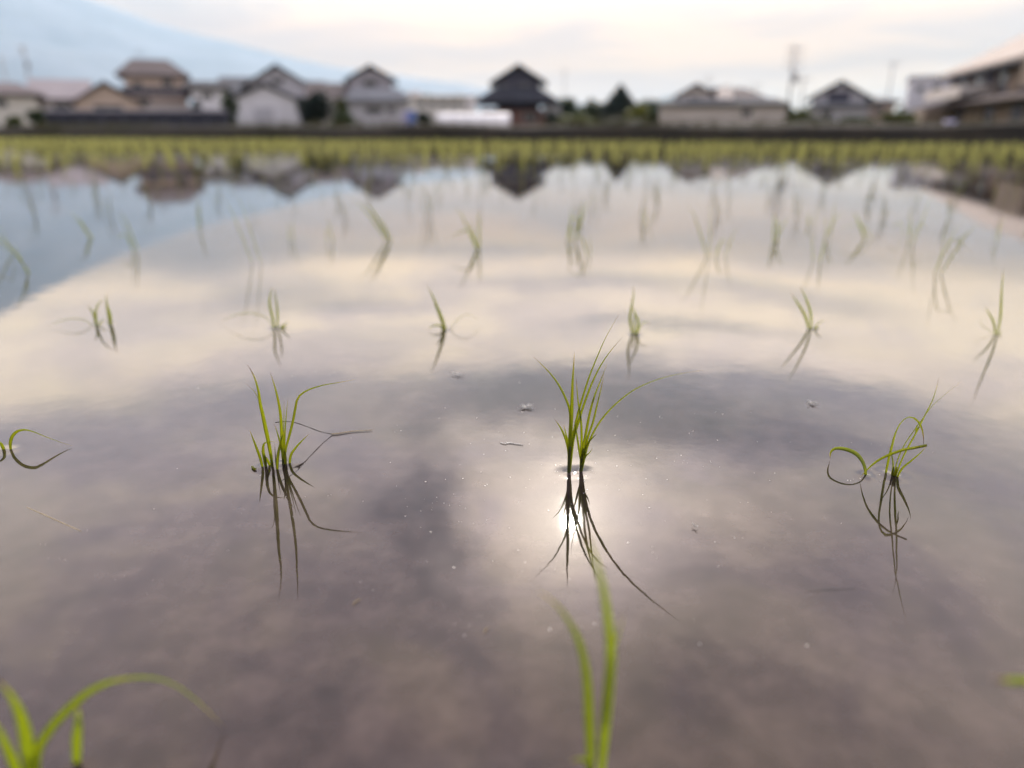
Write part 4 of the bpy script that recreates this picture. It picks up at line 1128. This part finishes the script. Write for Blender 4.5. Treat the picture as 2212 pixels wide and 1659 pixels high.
def tree(name, label, px0, px1, ytop, D, mat, cat='tree', nb=7, n=1500, leaf=.22, cone=False, seed=1, trunk=True, group=None, zlow=None):
    rng = random.Random(seed); x0_, x1_ = X(px0, D), X(px1, D); w = (x1_ - x0_) / 2; cx = (x0_ + x1_) / 2; H_ = Z(ytop, D) - GZ
    root = empty(name, (cx, D, GZ)); tag(root, label, cat, group)
    lo = H_ * (0.18 if trunk else 0.0)
    if cone: blobs = [(0, 0, (lo + H_) / 2, w, w, (H_ - lo) / 2, 1.0)]
    else:
        blobs = [(0, 0, (lo + H_) / 2, w * .62, min(w, 2.5) * .7, (H_ - lo) / 2 * .8, .3)]
        for k in range(nb):
            rr_ = rng.uniform(.3, .5); rz = (H_ - lo) * rng.uniform(.2, .3)
            blobs.append(((k + .5 - nb / 2) / nb * 2 * w * .78 + rng.uniform(-.1, .1) * w, rng.uniform(-.5, .5) * min(w, 2.5), min(H_ - rz, rng.uniform(lo + rz, H_ - rz * .6)), w * rr_, min(w, 2.5) * rr_, rz, .7 / nb * 1.3))
        blobs.append((rng.uniform(-.2, .2) * w, 0, H_ - H_ * .22, w * .4, min(w, 2) * .4, H_ * .22, .15))
    link('crown', foliage(blobs, n, leaf, rng, cone), M[mat], root)
    b = bmesh.new(); h2 = H_ * .7
    tube(b, [Vector((0, 0, -.2)), Vector((.05, 0, h2 * .5)), Vector((-.05, .05, h2))], [max(.05, H_ * .035), H_ * .025, H_ * .01], 8)
    if not cone:
        for k in range(4):
            a = k * 1.6; tube(b, [Vector((0, 0, h2 * (.4 + .1 * k))), Vector((math.cos(a) * w * .3, math.sin(a) * w * .2, h2 * (.65 + .1 * k))), Vector((math.cos(a) * w * .55, math.sin(a) * w * .35, h2 * (.85 + .1 * k)))], [H_ * .016, H_ * .01, H_ * .005], 6)
    bm_obj('trunk' if trunk else 'stems', b, M['bark'], root, smooth=True)
    return root

tree('shrub', 'dark green shrub against the left side of the white shed', 484, 512, 200, 68, 'tree_leaf', 'shrub', seed=2, trunk=False, n=900)
tree('bush', 'big dark bush right of the white shed', 640, 720, 196, 70, 'dark_leaf', 'bush', seed=3, trunk=False, n=2600)
tree('bush', 'low green bush in front of the brownish low house', 706, 762, 240, 66, 'tree_leaf', 'bush', seed=4, trunk=False, n=1100)
tree('bush', 'small dark bush beside the blue hut', 898, 932, 240, 66, 'dark_leaf', 'bush', seed=5, trunk=False, n=700)
tree('tree', 'round green tree right of the dark three-tier house', 1196, 1262, 208, 100, 'tree_leaf', seed=6, n=3200)
tree('tree', 'green tree with a bumpy top between the round tree and the conifer', 1246, 1316, 212, 110, 'tree_leaf', seed=7, n=3200)
tree('tree', 'dark pointed conifer standing above the trees', 1276, 1402, 180, 104, 'dark_leaf', seed=8, n=5200, cone=True, leaf=.3)
tree('bush', 'yellow-green bush at the foot of the dark conifer', 1350, 1416, 228, 80, 'lime_leaf', 'bush', seed=9, trunk=False, n=2200)
tree('bush', 'grey-green thicket below the round tree', 1204, 1300, 248, 84, 'olive_leaf', 'bush', seed=10, trunk=False, n=1800)
tree('bush', 'dark thicket below the conifer', 1290, 1400, 254, 76, 'dark_leaf', 'bush', seed=14, trunk=False, n=1800)
tree('tree', 'distant tree left of the wide beige house', 1370, 1440, 212, 140, 'tree_leaf', seed=11, n=1600, leaf=.3)
tree('hedge', 'dark hedge under the grey house with the dark gable', 1722, 1812, 254, 62, 'dark_leaf', 'hedge', seed=12, trunk=False, n=1700)
tree('hedge', 'green hedge beside the pale cabinet', 1802, 1892, 252, 66, 'tree_leaf', 'hedge', seed=13, trunk=False, n=1700)
tree('bush', 'rounded olive bush left of the big right house porch', 1906, 1988, 242, 60, 'olive_leaf', 'bush', seed=15, trunk=False, n=2000)
tree('bush', 'dark green bushes in front of the big right house', 2098, 2170, 266, 46, 'tree_leaf', 'bush', seed=16, trunk=False, n=1300, leaf=.12)
tree('bush', 'bush at the right edge before the tan ground floor', 2150, 2260, 268, 44, 'olive_leaf', 'bush', seed=17, trunk=False, n=1500, leaf=.12)
tree('tree', 'bright green tree peeping over the mauve roof at the left edge', -40, 10, 172, 100, 'lime_leaf', seed=18, n=1200)
tree('tree', 'green tree behind the long cream building at left', 884, 960, 199, 135, 'tree_leaf', seed=19, n=1500, leaf=.3)
tree('tree', 'far tree behind the cream building at right', 950, 1036, 203, 150, 'tree_leaf', seed=20, n=1500, leaf=.3)
tree('bush', 'pale bush between the utility pole and the grey gable', 1700, 1760, 232, 84, 'olive_leaf', 'bush', seed=22, trunk=False, n=1000)

for k, (a, b_, yt, D_, mt, lb) in enumerate([
        (60, 92, 236, 64, 'tree_leaf', 'green shrub at the left end of the dark fence'), (412, 440, 214, 80, 'dark_leaf', 'dark shrub before the small pale grey house'),
        (726, 754, 208, 86, 'olive_leaf', 'olive shrub between the brownish low house and the grey house'), (1180, 1206, 240, 70, 'dark_leaf', 'dark bush at the right foot of the three-tier house'),
        (1676, 1712, 222, 74, 'olive_leaf', 'olive bush at the right end of the wide beige house'), (1392, 1434, 238, 72, 'tree_leaf', 'green bush touching the left end of the wide beige house'),
        (1930, 1964, 228, 96, 'tree_leaf', 'green shrub between the brown-walled house and the box-shaped building'), (8, 40, 250, 60, 'olive_leaf', 'low olive bush before the cream wall at far left')]):
    tree('bush', lb, a, b_, yt, D_, mt, 'bush', seed=40 + k, trunk=False, n=900)
